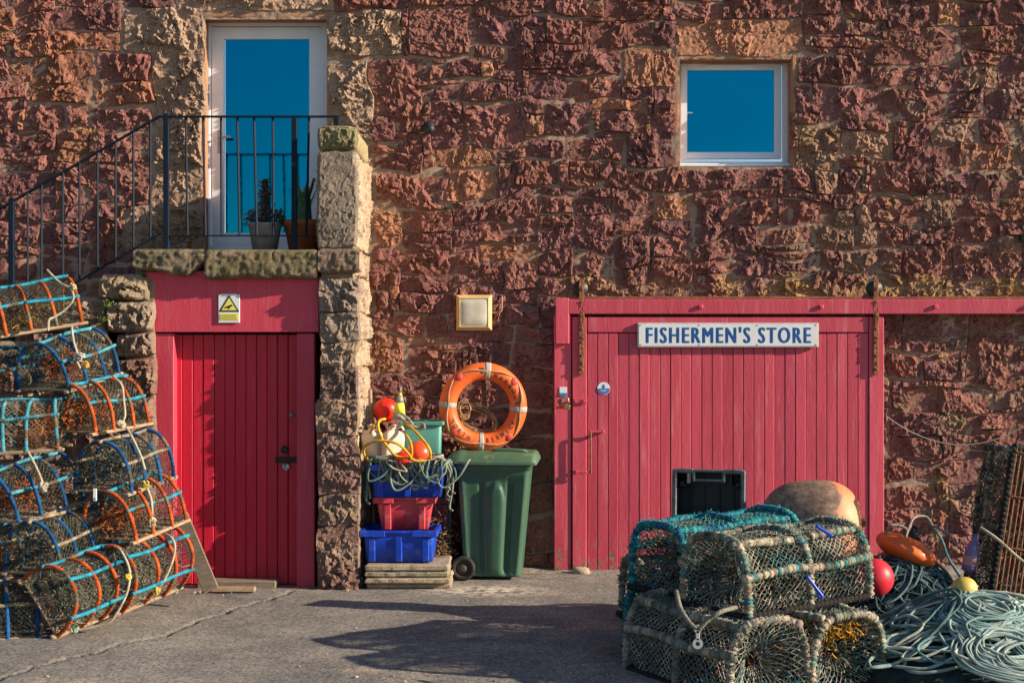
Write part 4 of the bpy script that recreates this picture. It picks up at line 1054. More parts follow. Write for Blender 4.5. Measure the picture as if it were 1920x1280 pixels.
# ------------------------------------------------------------------ wheelie bin
def wheelie_bin():
    D = 11.42
    T = thing('wheelie_bin', 'dark green wheeled refuse bin standing below the lifebuoy', 'wheelie bin', (wx(929, D), -.33, 0.01), (0, 0, R(-4)))
    G = mat('bin_green_plastic', (.036, .095, .062), (.048, .12, .075), 3, rough=.45, bump=.08, bscale=30, spots=[((.10, .17, .11), 3, .58, .8, (3, 3, .3)), ((.13, .15, .11), 24, .66, .74)])
    n = 220
    zs = np.concatenate([np.linspace(.03, .10, 5), np.linspace(.12, .86, 36), [.88, .90, .905, .95, .955]])
    V = []
    for z in zs:
        f = (z - .03) / .93; lx0 = -.245 - .055 * f; lx1 = .215 + .085 * f; hy = .225 + .045 * f
        if z > .90: lx0 -= .012; lx1 += .012; hy += .012
        cx = (lx0 + lx1) / 2; hx = (lx1 - lx0) / 2
        x, y = rrect(hx, hy, .045, n); u = x / hx; s = np.where(np.abs(np.abs(y) - hy) < 1e-4, np.sign(y), 0); x = x + cx
        k = np.clip((.86 - z) / .04, 0, 1) * np.clip((z - .03) / .06, 0, 1)
        top = .80 - .22 * np.clip((np.abs(u - .10) / .30), 0, 1.2) ** 2.5
        rib = np.clip(1 - (np.abs(u - .10) / .27) ** 4, 0, 1) * np.clip((top - z) / .035, 0, 1)
        gro = np.exp(-((u - .50) / .085) ** 2) * np.clip((.84 - z) / .06, 0, 1)
        gro2 = np.exp(-((u + .34) / .06) ** 2) * np.clip((.84 - z) / .06, 0, 1)
        pan = np.clip(1 - (np.abs(u) / .86) ** 14, 0, 1) * np.clip((.86 - z) / .02, 0, 1)
        y = y + s * (.026 * rib - .030 * gro - .022 * gro2 - .012 * pan) * k
        V.append(np.stack([x, y, np.full(n, z)], -1))
    V = np.concatenate(V); m = len(zs)
    i = np.arange(m - 1)[:, None]; j = np.arange(n)[None]; j2 = (j + 1) % n
    Q = np.stack([i * n + j, i * n + j2, (i + 1) * n + j2, (i + 1) * n + j], -1).reshape(-1, 4)
    mb = MB(); mb.add(V, Q, polys=[list(range(n))[::-1], [(m - 1) * n + k for k in range(n)]]).build('body', G, T, True)
    # lid: thin dish with drooping lip, handle hole at the hinge side
    g1 = np.linspace(-1, 1, 40); A, B = np.meshgrid(g1, np.linspace(-1, 1, 26), indexing='ij')
    X = -.01 + .372 * A * (1 - .03 * B ** 6); Y = .315 * B * (1 - .05 * A ** 8)
    Z = 1.015 + .035 * (1 - A ** 2 * .6) * (1 - B ** 4) - .052 * np.clip((np.maximum(np.abs(A), np.abs(B)) - .93) / .07, 0, 1)
    Z -= .022 * np.exp(-(((A - .25) / .38) ** 4 + ((B + .1) / .4) ** 4))
    Z += .012 * np.exp(-((A + .72) / .1) ** 2)
    nn1, nn2 = A.shape
    i = np.arange(nn1 - 1)[:, None]; j = np.arange(nn2 - 1)[None]
    Q = np.stack([i * nn2 + j, (i + 1) * nn2 + j, (i + 1) * nn2 + j + 1, i * nn2 + j + 1], -1).reshape(-1, 4)
    P1 = np.stack([X, Y, Z], -1).reshape(-1, 3); P2 = P1 - np.array((0, 0, .018))
    mb = MB(); mb.add(P1, Q); mb.add(P2, Q[:, ::-1])
    rim = [k * nn2 for k in range(nn1)] + [(nn1 - 1) * nn2 + k for k in range(1, nn2)] + [k * nn2 + nn2 - 1 for k in range(nn1 - 2, -1, -1)] + [k for k in range(nn2 - 2, 0, -1)]
    nv = len(P1); rr = len(rim)
    mb.add(np.vstack([P1, P2])[rim + [nv + r for r in rim]], quads=[(k, k + rr, (k + 1) % rr + rr, (k + 1) % rr) for k in range(rr)])
    LID = mat('bin_lid_green', (.05, .115, .07), (.08, .15, .085), 5, rough=.5, bump=.1, bscale=40, spots=[((.22, .25, .12), 6, .55, .72)])
    lid = mb.build('lid', LID, T, True)
    mb = MB()
    tube(mb, smoothpath([(-.02, -.12, 1.036), (.0, -.16, 1.052), (.12, -.17, 1.056), (.24, -.16, 1.05), (.27, -.11, 1.034)], 8), .010, 8)
    mb.build('lid_handle', LID, lid, True)
    mb = MB(); tube(mb, [(-.36, -.22, .985), (-.36, .22, .985)], .020, 10); box(mb, (-.33, -.20, .97), (.08, .05, .05), .01); box(mb, (-.33, .20, .97), (.08, .05, .05), .01)
    mb.build('hinge_bar', G, T, True)
    mb = MB(); box(mb, (.30, 0, .945), (.04, .40, .04), .012).build('front_lip', G, T)
    TY = mat('tyre_rubber', (.018, .017, .017), (.035, .032, .03), 20, rough=.85, bump=.3)
    for sy in (-1, 1):
        mb = MB(); M = frame_to((0, sy, 0), loc=(-.245, sy * .235, .10))
        lathe(mb, [(.060, .0), (.092, 0), (.099, .010), (.099, .036), (.090, .046), (.062, .044), (.060, .0)], 32, M, capb=False, capt=False); w = mb.build('wheel', TY, T, True)
        mb = MB(); lathe(mb, [(.060, .006), (.058, .030), (.034, .022), (.030, .040), (.016, .044), (.0001, .044)], 24, M).build('rim', mat('rim_grey', (.05, .047, .045), (.08, .072, .065), 10, rough=.6), w, True)
    mb = MB(); tube(mb, [(-.245, -.24, .10), (-.245, .24, .10)], .012, 8).build('axle', STEEL, T, True)
wheelie_bin()

# ------------------------------------------------------------------ slabs, crates, tubs
def slab_stack():
    D = 11.03; g = random.Random(3)
    x0, x1 = wx(684, D), wx(843, D); z = .012
    tex = ['bottom paving slab with a deeply shaded face, under the blue crates', 'second paving slab from the bottom under the blue crates, pushed out to the right',
           'third paving slab from the bottom under the blue crates, darker and greener', 'topmost paving slab directly under the lower blue crate']
    for k in range(4):
        h = [.044, .045, .045, .052][k]; dx = [.01, .01, -.005, .0][k]; dy = [.03, -.02, .0, .0][k]
        nx, ny, nz = 40, 26, 4; w = x1 - x0 + [0, .01, .0, -.01][k]; d = .52
        mb = MB(); 
        # rough-edged slab as a lofted rounded rectangle
        lay = []
        for zz, ins in ((0, .012), (.012, 0), (h - .012, 0), (h - .003, .010)):
            X, Y = rrect(w / 2 - ins, d / 2 - ins, .012, 120)
            q = .016 * fbm(X * 14 + k * 5, Y * 14, zz * 30, 30 + k, 3) - .02 * np.clip(fbm(X * 30 + k * 9, Y * 30, zz * 60, 37 + k, 2) - .35, 0, 1)
            lay.append(np.stack([X * (1 + q / w * 2), Y * (1 + q * 3), np.full(120, zz) + .003 * fbm(X * 10, Y * 10, k, 3, 2)], -1))
        V = np.concatenate(lay); i = np.arange(3)[:, None]; j = np.arange(120)[None]
        Q = np.stack([i * 120 + j, i * 120 + (j + 1) % 120, (i + 1) * 120 + (j + 1) % 120, (i + 1) * 120 + j], -1).reshape(-1, 4)
        mb.add(V, Q, polys=[list(range(120))[::-1], [360 + q_ for q_ in range(120)]])
        o = mb.build('paving_slab', SLABM if k != 2 else mat('greenish_slab', (.20, .19, .13), (.30, .27, .19), 12, rough=.92, bump=.8, bscale=70), loc=((x0 + x1) / 2 + dx, -.97 + d / 2 + dy - .02, z), rot=(0, 0, R([1, -1.5, .5, 0][k])))
        tag(o, tex[k], 'paving slab', 'paving slabs stacked under the crates'); z += h + .003
    return z
ztop_slabs = slab_stack()

def crate(name, label, cat, loc, w, d, h, m, flare=.03, rz=0, ribs=3, notch=True, lip=.03, floor=True, rot=None):
    """open tub: walls with real thickness, flared, with rim, ribs and a notched rim band"""
    T = thing(name, label, cat, loc, rot or (0, 0, R(rz)))
    t = .008
    def ring(W_, D_, z, n=56, e=.16):
        th = np.linspace(0, 2 * np.pi, n, endpoint=False); c, s = np.cos(th), np.sin(th)
        return np.stack([W_ / 2 * np.sign(c) * np.abs(c) ** e, D_ / 2 * np.sign(s) * np.abs(s) ** e, np.full(n, z)], -1)
    n = 56
    L_ = [ring(w - 2 * flare, d - 2 * flare, 0), ring(w - .01, d - .01, h - .006), ring(w - .012 - t, d - .012 - t, h), ring(w - .02 - 2 * t, d - .02 - 2 * t, h - .006), ring(w - 2 * flare - 2 * t, d - 2 * flare - 2 * t, .012)]
    V = np.concatenate(L_); i = np.arange(len(L_) - 1)[:, None]; j = np.arange(n)[None]
    Q = np.stack([i * n + j, i * n + (j + 1) % n, (i + 1) * n + (j + 1) % n, (i + 1) * n + j], -1).reshape(-1, 4)
    mb = MB(); mb.add(V, Q, polys=[list(range(n))[::-1], [(len(L_) - 1) * n + k for k in range(n)]]); mb.build('tub', m, T, True)
    mb = MB()
    bh = lip * 1.6
    for sy in (-1, 1):
        if notch:
            ww = w * .34
            for sx in (-1, 1): box(mb, (sx * (w / 2 - ww / 2 + .012), sy * (d / 2 + .004), h - bh / 2), (ww, .024, bh), .004)
            box(mb, (0, sy * (d / 2 + .002), h - .011), (w * .4, .018, .020), .003)
        else: box(mb, (0, sy * (d / 2 + .003), h - bh / 2), (w + .02, .022, bh), .005)
    for sx in (-1, 1): box(mb, (sx * (w / 2 + .004), 0, h - bh / 2), (.024, d - .012, bh - .001), .004)
    mb.build('rim', m, T)
    al = math.atan2(flare - .005, h)
    for sy in (-1, 1):
        for k in range(ribs):
            x = (k / (ribs - 1) - .5) * (w - 2 * flare - .10) if ribs > 1 else 0
            mb = MB(); box(mb, (x, sy * (d / 2 - flare / 2 - .001), (h - bh) / 2), (.055, .020, h - bh - .004), .007, rot=(sy * -al, 0, 0)).build('rib', m, T)
    return T
BLUE = mat('blue_crate_plastic', (.006, .045, .42), (.010, .065, .52), 5, rough=.38, spots=[((.10, .17, .48), 7, .58, .75), ((.30, .28, .26), 30, .66, .75)])
TUBR = mat('faded_red_tub_plastic', (.52, .035, .06), (.60, .07, .09), 5, rough=.45, spots=[((.70, .28, .24), 6, .55, .75), ((.40, .30, .25), 28, .66, .74)])
TEAL = mat('teal_tub_plastic', (.07, .26, .22), (.10, .33, .27), 4, rough=.45)
s11 = 11.05 / F
crate('blue_crate', 'lower blue plastic crate standing on the paving slabs', 'crate', (wx(748, 11.05), -.73, ztop_slabs + .002), .60, .42, .265, BLUE, rz=-1, group=None) if False else None
c1 = crate('blue_crate', 'lower blue plastic crate standing on the paving slabs', 'crate', (wx(748, 11.07), -.72, ztop_slabs + .004), 0.585, .42, .25, BLUE, rz=-1)
zc = ztop_slabs + .254
c2 = crate('red_tub', 'faded red tub sandwiched between the two blue crates', 'tub', (wx(757, 11.10), -.68, zc - .010), .47, .36, .265, TUBR, flare=.05, rz=1, ribs=2)
zc2 = zc + .257
c3 = crate('blue_crate', 'upper blue plastic crate filled with rope on top of the red tub', 'crate', (wx(762, 11.07), -.70, zc2), .60, .42, .26, BLUE, rz=2)
for c_ in (c1, c3): c_['group'] = 'blue plastic crates stacked by the pier'
ZC = zc2 + .26
crate('teal_tub', 'pale teal plastic tub behind the buoys beside the lifebuoy', 'tub', (wx(790, 11.45), -.42, ZC - .30), .34, .30, .62, TEAL, flare=.03, ribs=0, notch=False, lip=.02)
crate('support_crate', 'dark crate hidden behind the blue crates under the teal tub', 'crate', (wx(800, 11.6), -.30, 0.012), .45, .34, ZC - .32, mat('dark_grey_plastic', (.03, .03, .032), rough=.6), flare=.02, ribs=2)

def jug(label, loc, rot, w=.155, h=.26, d=.14):
    T = thing('plastic_canister', label, 'canister', loc, rot, 'weathered white canisters on the rope')
    m = mat('cloudy_white_plastic', (.70, .58, .46), (.62, .50, .40), 6, rough=.45)
    n = 40; t = np.linspace(0, 2 * np.pi, n, endpoint=False); c, s = np.cos(t), np.sin(t); V = []
    prof = [(0, .82), (.012, .94), (.03, 1), (.09, 1), (.1, .96), (.115, 1), (.20, 1), (.225, .92), (.245, .7), (.258, .32), (.275, .27), (.285, .27)]
    for z, f in prof:
        e = .35 if f > .5 else .9
        V.append(np.stack([w / 2 * f * np.sign(c) * np.abs(c) ** e, d / 2 * f * np.sign(s) * np.abs(s) ** e, np.full(n, z * h / .26)], -1))
    m_ = len(prof); i = np.arange(m_ - 1)[:, None]; j = np.arange(n)[None]
    Q = np.stack([i * n + j, i * n + (j + 1) % n, (i + 1) * n + (j + 1) % n, (i + 1) * n + j], -1).reshape(-1, 4)
    mb = MB(); mb.add(np.concatenate(V), Q, polys=[list(range(n))[::-1], [(m_ - 1) * n + k for k in range(n)]]).build('body', m, T, True)
    mb = MB(); lathe(mb, [(.026, h * 1.07), (.026, h * 1.15), (.0001, h * 1.155)], 16).build('cap', mat('cap_tan', (.45, .30, .2), rough=.5), T, True)
    mb = MB(); tube(mb, smoothpath([(w * .1, 0, h * 1.0), (w * .3, 0, h * 1.1), (w * .46, 0, h * 1.02), (w * .47, 0, h * .82)], 6), .012, 8).build('grip', m, T, True)
p = at(735, 842, 11.2); jug('right and larger of the two white canisters, standing in sun behind the yellow rope', (p.x, p.y, ZC + .0), (R(-4), R(4), R(20)), .165, .27)
p = at(704, 842, 11.28); jug('left and dirtier of the two white canisters, leaning on the stone pier', (p.x, p.y, ZC + .01), (R(0), R(-10), R(-30)), .145, .26)

def buoy(name, label, cat, c, r, m, sq=(1, 1, 1), axis=(0, 0, 1), cap=None, group=None, lump=.02):
    T = thing(name, label, cat, c, (0, 0, 0), group); M = frame_to(axis)
    mb = MB(); ball(mb, (0, 0, 0), r, 32, sq, M, lump=lump, seed=int(r * 1000)).build('float_body', m, T, True)
    mb = MB(); M2 = frame_to(axis, loc=tuple(Vector(axis).normalized() * r * sq[2] * .93))
    lathe(mb, [(r * .22, 0), (r * .2, r * .12), (r * .09, r * .16), (r * .09, r * .3), (.0001, r * .32)], 16, M2).build('rope_eye', cap or BLACKM, T, True)
    return T
OB = mat('orange_red_vinyl', (.80, .085, .02), (.72, .065, .02), 5, rough=.35, coat=.3)
RB2 = mat('scarlet_vinyl', (.80, .025, .01), (.72, .02, .01), 5, rough=.4)
OB2 = mat('orange_vinyl', (.78, .17, .035), (.68, .12, .03), 5, rough=.4, spots=[((.6, .28, .15), 8, .62, .75)])
buoy('round_buoy', 'scarlet round buoy with a black neck at the back of the rope crate', 'buoy', at(724, 768, 11.5), .098, RB2, axis=(.8, -.5, -.35), cap=BLACKM)
buoy('round_buoy', 'glossy orange round buoy resting on the rope in the upper blue crate', 'buoy', at(785, 850, 11.2), .100, OB, axis=(-.3, .2, -1))
buoy('round_buoy', 'darker red buoy half buried under the yellow rope loops', 'buoy', at(757, 862, 11.12), .075, RB2, axis=(.2, .2, -1))
def marker():
    T = thing('marker_float', 'yellow and grey conical marker float standing among the buoys', 'marker float', at(748, 785, 11.35), (R(0), R(3), 0))
    Yl = mat('fluorescent_yellow', (.75, .72, .06), (.65, .62, .05), 10, rough=.5); Gy = mat('silver_grey_band', (.32, .34, .34), (.22, .24, .24), 20, rough=.5)
    for a, b, r0, r1, m in ((0, .045, .055, .050, Gy), (.046, .13, .050, .035, Yl), (.131, .185, .035, .020, Gy), (.186, .21, .018, .012, Yl), (.211, .26, .010, .004, Gy)):
        mb = MB(); lathe(mb, [(r0, a), (r1, b)], 16).build('cone_band', m, T, True)
marker()
def pole():
    T = thing('wooden_pole', 'pale pole end leaning in the corner by the pier', 'pole', (0, 0, 0)); a, b = at(703, 1040, 11.6), at(694, 730, 11.5); T.location = a
    mb = MB(); tube(mb, resample([(0, 0, 0), b - a], .1), .016, 10); mb.build('shaft', WOOD, T, True)
pole()

# rope heap on the upper crate
def rope_on_crate():
    g = random.Random(11); T = thing('rope_heap', 'tangle of grey green rope spilling over the upper blue crate', 'rope', (wx(762, 11.05), -.70, ZC))
    mb = MB(); pal = [(.28, .33, .27), (.20, .28, .24), (.34, .35, .27), (.13, .22, .20), (.42, .41, .32)]
    for k in range(80):
        cx, cy = g.uniform(-.22, .18), g.uniform(-.16, .10); rx, ry = g.uniform(.06, .17), g.uniform(.05, .14); zz = g.uniform(-.01, .06)
        pts = []
        for f in range(9):
            a = 2 * math.pi * f / 9
            x, y = cx + rx * math.cos(a), cy + ry * math.sin(a); z = zz + g.uniform(-.012, .02)
            if y < -.21: z -= (-.21 - y) * 2.2; y = -.215 - (k % 5) * .006
            pts.append((x, y, z))
        tube(mb, smoothpath(pts, 6, True), .0085, 6, closed=True, col=g.choice(pal), twist=None)
    for k in range(16):                       # loops drooping over the front
        x0 = g.uniform(-.30, .02) if k < 10 else g.uniform(-.05, .22); w = g.uniform(.10, .34); dz = g.uniform(.04, .20); sk = g.uniform(-.10, .10)
        yb = -.235 - (k % 6) * .010
        pts = [(x0, -.12, .03), (x0 + w * .1, yb + .02, .02), (x0 + w * .2 + sk * .5, yb, -dz * .6), (x0 + w * .5 + sk, yb - .005, -dz), (x0 + w * .85 + sk * .6, yb, -dz * g.uniform(.4, .8)), (x0 + w, yb + .02, .02), (x0 + w * 1.05, -.10, .03)]
        tube(mb, smoothpath(pts, 7), .0085, 6, col=g.choice(pal))
    for k in range(10):                       # hanks falling down both sides
        sx = -1 if k < 4 else 1; x0 = sx * (.31 + g.uniform(.0, .05)); yb = -.20 + g.uniform(-.02, .12); dz = g.uniform(.16, .36)
        pts = [(sx * .18, yb + .05, .05), (sx * .28, yb, .04), (x0, yb, -.02), (x0 + sx * g.uniform(.0, .035), yb, -dz * .5), (x0 + g.uniform(-.02, .02), yb, -dz), (x0 + .02, yb - .02, -dz - .03)]
        tube(mb, smoothpath(pts, 7), .009, 6, col=g.choice(pal))
    mb.build('rope', ROPE, T, True)
    T = thing('yellow_hose', 'thick yellow rope looped over the canisters and buoy', 'rope', (wx(740, 11.0), -1.0, ZC + .05)); mb = MB(); L = Vector(T.location)
    Yc = (.78, .46, .03)
    for pts in ([(696, 868, 11.1), (683, 852, 11.05), (684, 838, 10.98), (700, 828, 10.94), (722, 826, 10.92), (746, 832, 10.92), (762, 846, 10.95), (768, 858, 11.0), (742, 854, 11.0), (726, 836, 11.02), (716, 822, 11.02), (709, 800, 11.05), (712, 788, 11.1), (722, 785, 11.2)],
                [(756, 792, 11.25), (776, 806, 11.1), (796, 828, 11.0), (806, 844, 10.98), (807, 860, 11.02)], [(757, 808, 11.15), (770, 830, 11.0), (772, 852, 11.0), (766, 862, 11.02)], [(694, 812, 11.1), (701, 800, 11.06), (706, 795, 11.1)],
                [(768, 858, 11.0), (782, 864, 11.0), (800, 862, 11.02)]):
        tube(mb, smoothpath([at(*q) - L for q in pts], 8), .0105, 8, col=Yc)
    mb.build('rope', ROPE, T, True)
    T = thing('frayed_rope', 'frayed tan rope end tied to the marker float', 'rope', at(770, 790, 11.3)); mb = MB(); L = Vector(T.location)
    for pts in ([(750, 782, 11.3), (768, 796, 11.2), (782, 800, 11.2), (793, 794, 11.2), (796, 802, 11.18), (786, 806, 11.2)], [(752, 775, 11.25), (766, 785, 11.2), (774, 796, 11.2)]):
        tube(mb, smoothpath([at(*q) - L for q in pts], 8), .009, 6, col=(.40, .33, .24))
    mb.build('rope', ROPE, T, True)
    g = random.Random(77); T = thing('dry_weed_heap', 'brown dried weed and old twine heaped between crates and bin', 'weed', (wx(826, 11.4), -.45, .2)); mb = MB(); rr = np.random.default_rng(5)
    n = 1500; A = rr.normal(0, 1, (n, 3)) * np.array((.045, .07, .16)); B = A + rr.normal(0, .028, (n, 3)); cols = np.array([(.22, .13, .06), (.32, .20, .09), (.15, .09, .05)])[rr.integers(0, 3, n)]
    segs(mb, A, B, .003, cols); mb.build('twine', FIBRE, T)
rope_on_crate()

# plants on the landing
def pots():
    z = wz(467, DF) + .005
    T = thing('zinc_planter', 'small grey zinc bucket with a dark bushy plant on the landing', 'plant pot', (wx(497, 11.3), -.70, z))
    mb = MB(); lathe(mb, [(.098, 0), (.132, .20), (.140, .205), (.140, .215), (.126, .215), (.118, .15), (.0001, .15)], 28).build('bucket', mat('zinc', (.30, .32, .33), (.20, .21, .22), 14, rough=.5, metal=.3), T, True)
    rr = np.random.default_rng(2); mb = MB(); n = 700
    t = rr.random(n); A = np.stack([rr.normal(0, .03, n) * (1.2 - t), rr.normal(0, .03, n) * (1.2 - t), .2 + .36 * t], -1); B = A + np.stack([rr.normal(0, .02, n), rr.normal(0, .02, n), rr.random(n) * .03], -1)
    m2 = 240; A2 = np.stack([rr.normal(0, .02, m2) + .11 * (rr.integers(0, 2, m2) * 2 - 1), rr.normal(0, .05, m2), .2 + rr.random(m2) * .12], -1); B2 = A2 + rr.normal(0, .02, (m2, 3))
    segs(mb, np.vstack([A, A2]), np.vstack([B, B2]), .004, np.array([(.10, .05, .04), (.05, .07, .04), (.16, .08, .06)])[rr.integers(0, 3, n + m2)]); mb.build('foliage', FIBRE, T)
    T = thing('terracotta_planter', 'terracotta pot with a white cone and green leaves beside the parapet pier', 'plant pot', (wx(567, 11.3), -.62, z))
    mb = MB(); lathe(mb, [(.12, 0), (.155, .20), (.175, .205), (.178, .245), (.160, .245), (.150, .18), (.0001, .18)], 28).build('pot', mat('terracotta', (.36, .12, .05), (.28, .09, .04), 10, rough=.8), T, True)
    mb = MB(); lathe(mb, [(.065, .18), (.012, .52), (.0001, .525)], 20).build('white_cone', mat('dull_white', (.45, .5, .52), rough=.6), T, True)
    mb = MB(); gr = mat('leaf_green', (.03, .10, .05), (.05, .16, .07), 12, rough=.5)
    for k in range(16):
        a = k * 2.4; l = rr.uniform(.25, .42); tip = np.array((math.cos(a) * .11, math.sin(a) * .11, .2 + l)); mid = np.array((math.cos(a) * .05, math.sin(a) * .05, .2 + l * .6)); side_ = np.array((-math.sin(a), math.cos(a), 0)) * .018
        b0 = np.array((math.cos(a) * .07, math.sin(a) * .07, .18))
        leaf = MB(); leaf.add([b0 - side_ * .6, b0 + side_ * .6, mid + side_, mid - side_, tip + side_ * .5, tip - side_ * .5, tip + np.array((math.cos(a) * .05, math.sin(a) * .05, -.04))], quads=[(0, 1, 2, 3), (3, 2, 4, 5)], tris=[(5, 4, 6)]).build('leaf', gr, T)
pots()

def weeds():
    rr = np.random.default_rng(8)
    for (px, py), lab in (((205, 572), 'upper small green tuft growing from the rubble wall'), ((192, 596), 'lower small green tuft by the topmost creel board')):
        T = thing('wall_plant', lab, 'plant', at(px, py, 10.98), group='green tufts growing on the rubble wall'); mb = MB()
        n = 80; c = rr.normal(0, 1, (n, 3)) * np.array((.022, .010, .017)); u = rr.normal(0, 1, (n, 3)); u /= np.linalg.norm(u, axis=1)[:, None]; v = np.cross(u, rr.normal(0, 1, (n, 3))); v /= np.linalg.norm(v, axis=1)[:, None]; s = .009
        V = np.stack([c - u * s, c + v * s * .6, c + u * s, c - v * s * .6], 1).reshape(-1, 3); mb.add(V, quads=np.arange(n * 4).reshape(-1, 4)).build('leaves', mat('moss_leaf', (.09, .14, .025), (.15, .20, .04), 30, rough=.6), T)
weeds()
# ------------------------------------------------------------------ creels (lobster pots)
def dpath(W, H, e, n=40):
    t = np.linspace(0, np.pi, n); c, s = np.cos(t), np.sin(t)
    return np.stack([W / 2 * np.sign(c) * np.abs(c) ** e, H * np.abs(s) ** e], -1)[::-1]
def inside(y, z, W, H, e): return (np.abs(y / (W / 2)) ** (2 / e) + np.abs(z / H) ** (2 / e) < 1) & (z > 0)
NETD = [(.05, .065, .055), (.08, .09, .07), (.11, .11, .085), (.035, .05, .06)]
NETT = [(.34, .29, .20), (.26, .25, .17), (.20, .23, .18)]
def clutter(rr, n, L, W, H, e, pal, r=.0028, blob=None, bfrac=.35):
    mb = MB()
    P = rr.uniform(-1, 1, (n * 4, 3)) * np.array((L / 2 * .93, W / 2, H / 2)) + np.array((0, 0, H / 2))
    P = P[inside(P[:, 1], P[:, 2], W * .92, H * .92, e)][:n]; n = len(P)
    if blob is not None:
        k = int(n * bfrac); P[:k] = np.array(blob[0]) + rr.normal(0, 1, (k, 3)) * np.array(blob[1]); 
        P[:, 2] = np.clip(P[:, 2], .02, H * .85)
    cols = np.array(pal)[rr.integers(0, len(pal), n)]
    if blob is not None: cols[:k] = np.array(blob[2])[rr.integers(0, len(blob[2]), k)]
    A = P; d = rr.normal(0, 1, (n, 3)); d /= np.linalg.norm(d, axis=1)[:, None]
    for s in range(4):
        B = A + d * rr.uniform(.008, .028, (n, 1)); segs(mb, A, B, r, cols)
        d = d + rr.normal(0, .7, (n, 3)); d /= np.linalg.norm(d, axis=1)[:, None]; A = B
    return mb
class Creel: pass
def creel_parts(L=.60, W=.45, H=.35, e=.85, hoops=4, hoop_c=((.70, .17, .03), (.45, .07, .015)), bar_c=((.05, .42, .62), (.02, .20, .36)), net=NETD, cell=.034, nr=.0016,
                rh=.0128, pitch=.028, seed=1, blob=None, base='wood', bfrac=.5, inner=430, pal=None, end_radial=True, strands=1, mottled=None, tuft=0, rubber=False, amp=.16):
    rr = np.random.default_rng(seed); parts = []          # (name, mesh, children)
    D = dpath(W, H, e, 60); prof = lambda x: np.column_stack([np.full(len(D), x), D])
    xs = np.linspace(-L / 2 + .02, L / 2 - .02, hoops)
    def ropecol(m, c):
        if mottled is None:
            kk = np.repeat(rr.uniform(.55, 1.1, m // 9 + 2), 9)[:m, None]; dirt = np.repeat(rr.random(m // 14 + 2) < .14, 14)[:m, None]
            base_ = np.array(c[0]) * .75 + np.array(c[1]) * .25
            return np.where(dirt, np.array((.20, .16, .11)) * kk, base_ * kk)
        idx = rr.integers(0, len(mottled), m // 5 + 2); cc = np.array(mottled)[idx]
        a = np.repeat(cc, 5, 0)[:m]; return a * rr.uniform(.8, 1.7, (m, 1))
    step = pitch / 5
    for k, x in enumerate(xs):
        Pp = prof(x + (rr.uniform(-.03, .03) if 0 < k < hoops - 1 else 0)); Pp[:, 0] += .030 * np.sin(np.linspace(0, 3, len(Pp)) + k) * rr.uniform(-1, 1); Pp[:, 1:] *= rr.uniform(.97, 1.03)
        Pp = resample(Pp, step); mb = MB(); c = hoop_c[k % len(hoop_c)] if isinstance(hoop_c[0][0], tuple) else hoop_c
        tube(mb, Pp, rh * (1 if mottled is None else rr.uniform(.8, 1.25, len(Pp))), 7, col=ropecol(len(Pp), c), twist=(amp, pitch, strands))
        parts.append(('hoop', mb.mesh('hoop', ROPE, True), []))
    k_top = [.5, .19, .81] if not rubber else [.33, .67, .12, .88]
    for f in k_top:
        i = int(f * 59); y, z = D[i]
        P_ = np.array([(-L / 2, y, z + .004), (L / 2, y, z + .004)]); P_ = resample(P_, step); P_[:, 2] += .009 * np.sin(P_[:, 0] * 9 + f * 9 + seed); P_[:, 1] += rr.uniform(-.014, .014) + .006 * np.sin(P_[:, 0] * 11 + seed)
        mb = MB(); tube(mb, P_, rh * (.95 if mottled is None else rr.uniform(.8, 1.3, len(P_))), 7, col=ropecol(len(P_), bar_c), twist=(amp, pitch * .8, max(1, strands)))
        parts.append(('rail', mb.mesh('rail', ROPE, True), []))
    # netting over the body
    Dr = resample(np.column_stack([D, 0 * D[:, 0]]), cell * .5)[:, :2]; nj = len(Dr)
    ni = int(L / (cell * .5))
    I, J = np.meshgrid(np.arange(ni + 1), np.arange(nj), indexing='ij')
    sag = 1 - .05 * np.abs(np.sin(np.pi * (I / ni) * (hoops - 1)))
    PX_ = -L / 2 + L * I / ni + rr.normal(0, cell * .10, I.shape); PY = Dr[J, 0] * sag + rr.normal(0, cell * .08, I.shape); PZ = Dr[J, 1] * sag + rr.normal(0, cell * .06, I.shape)
    PZ = np.maximum(PZ, .01)
    G = np.stack([PX_, PY, PZ], -1); A, B = [], []
    for di, dj in ((1, 1), (1, -1)):
        for i in range(ni):
            j = np.arange(nj); j2 = j + dj; ok = (j2 >= 0) & (j2 < nj) & ((i + j) % 2 == 0)
            A.append(G[i, j[ok]]); B.append(G[i + 1, j2[ok]])
    A, B = np.vstack(A), np.vstack(B); mb = MB()
    cid = (vnoise(A[:, 0] * 4, A[:, 1] * 4, A[:, 2] * 4, seed) * .5 + .5) * (len(net) - .01)
    cols = np.array(net)[np.clip(cid.astype(int), 0, len(net) - 1)]
    segs(mb, A, B, nr, cols)
    if tuft:
        idx = rr.integers(0, len(A), tuft); Q_ = A[idx]; segs(mb, Q_, Q_ + rr.normal(0, .010, (tuft, 3)), nr * 1.2, np.array(pal or net)[rr.integers(0, len(pal or net), tuft)])
    parts.append(('body_netting', mb.mesh('body_netting', FIBRE), []))
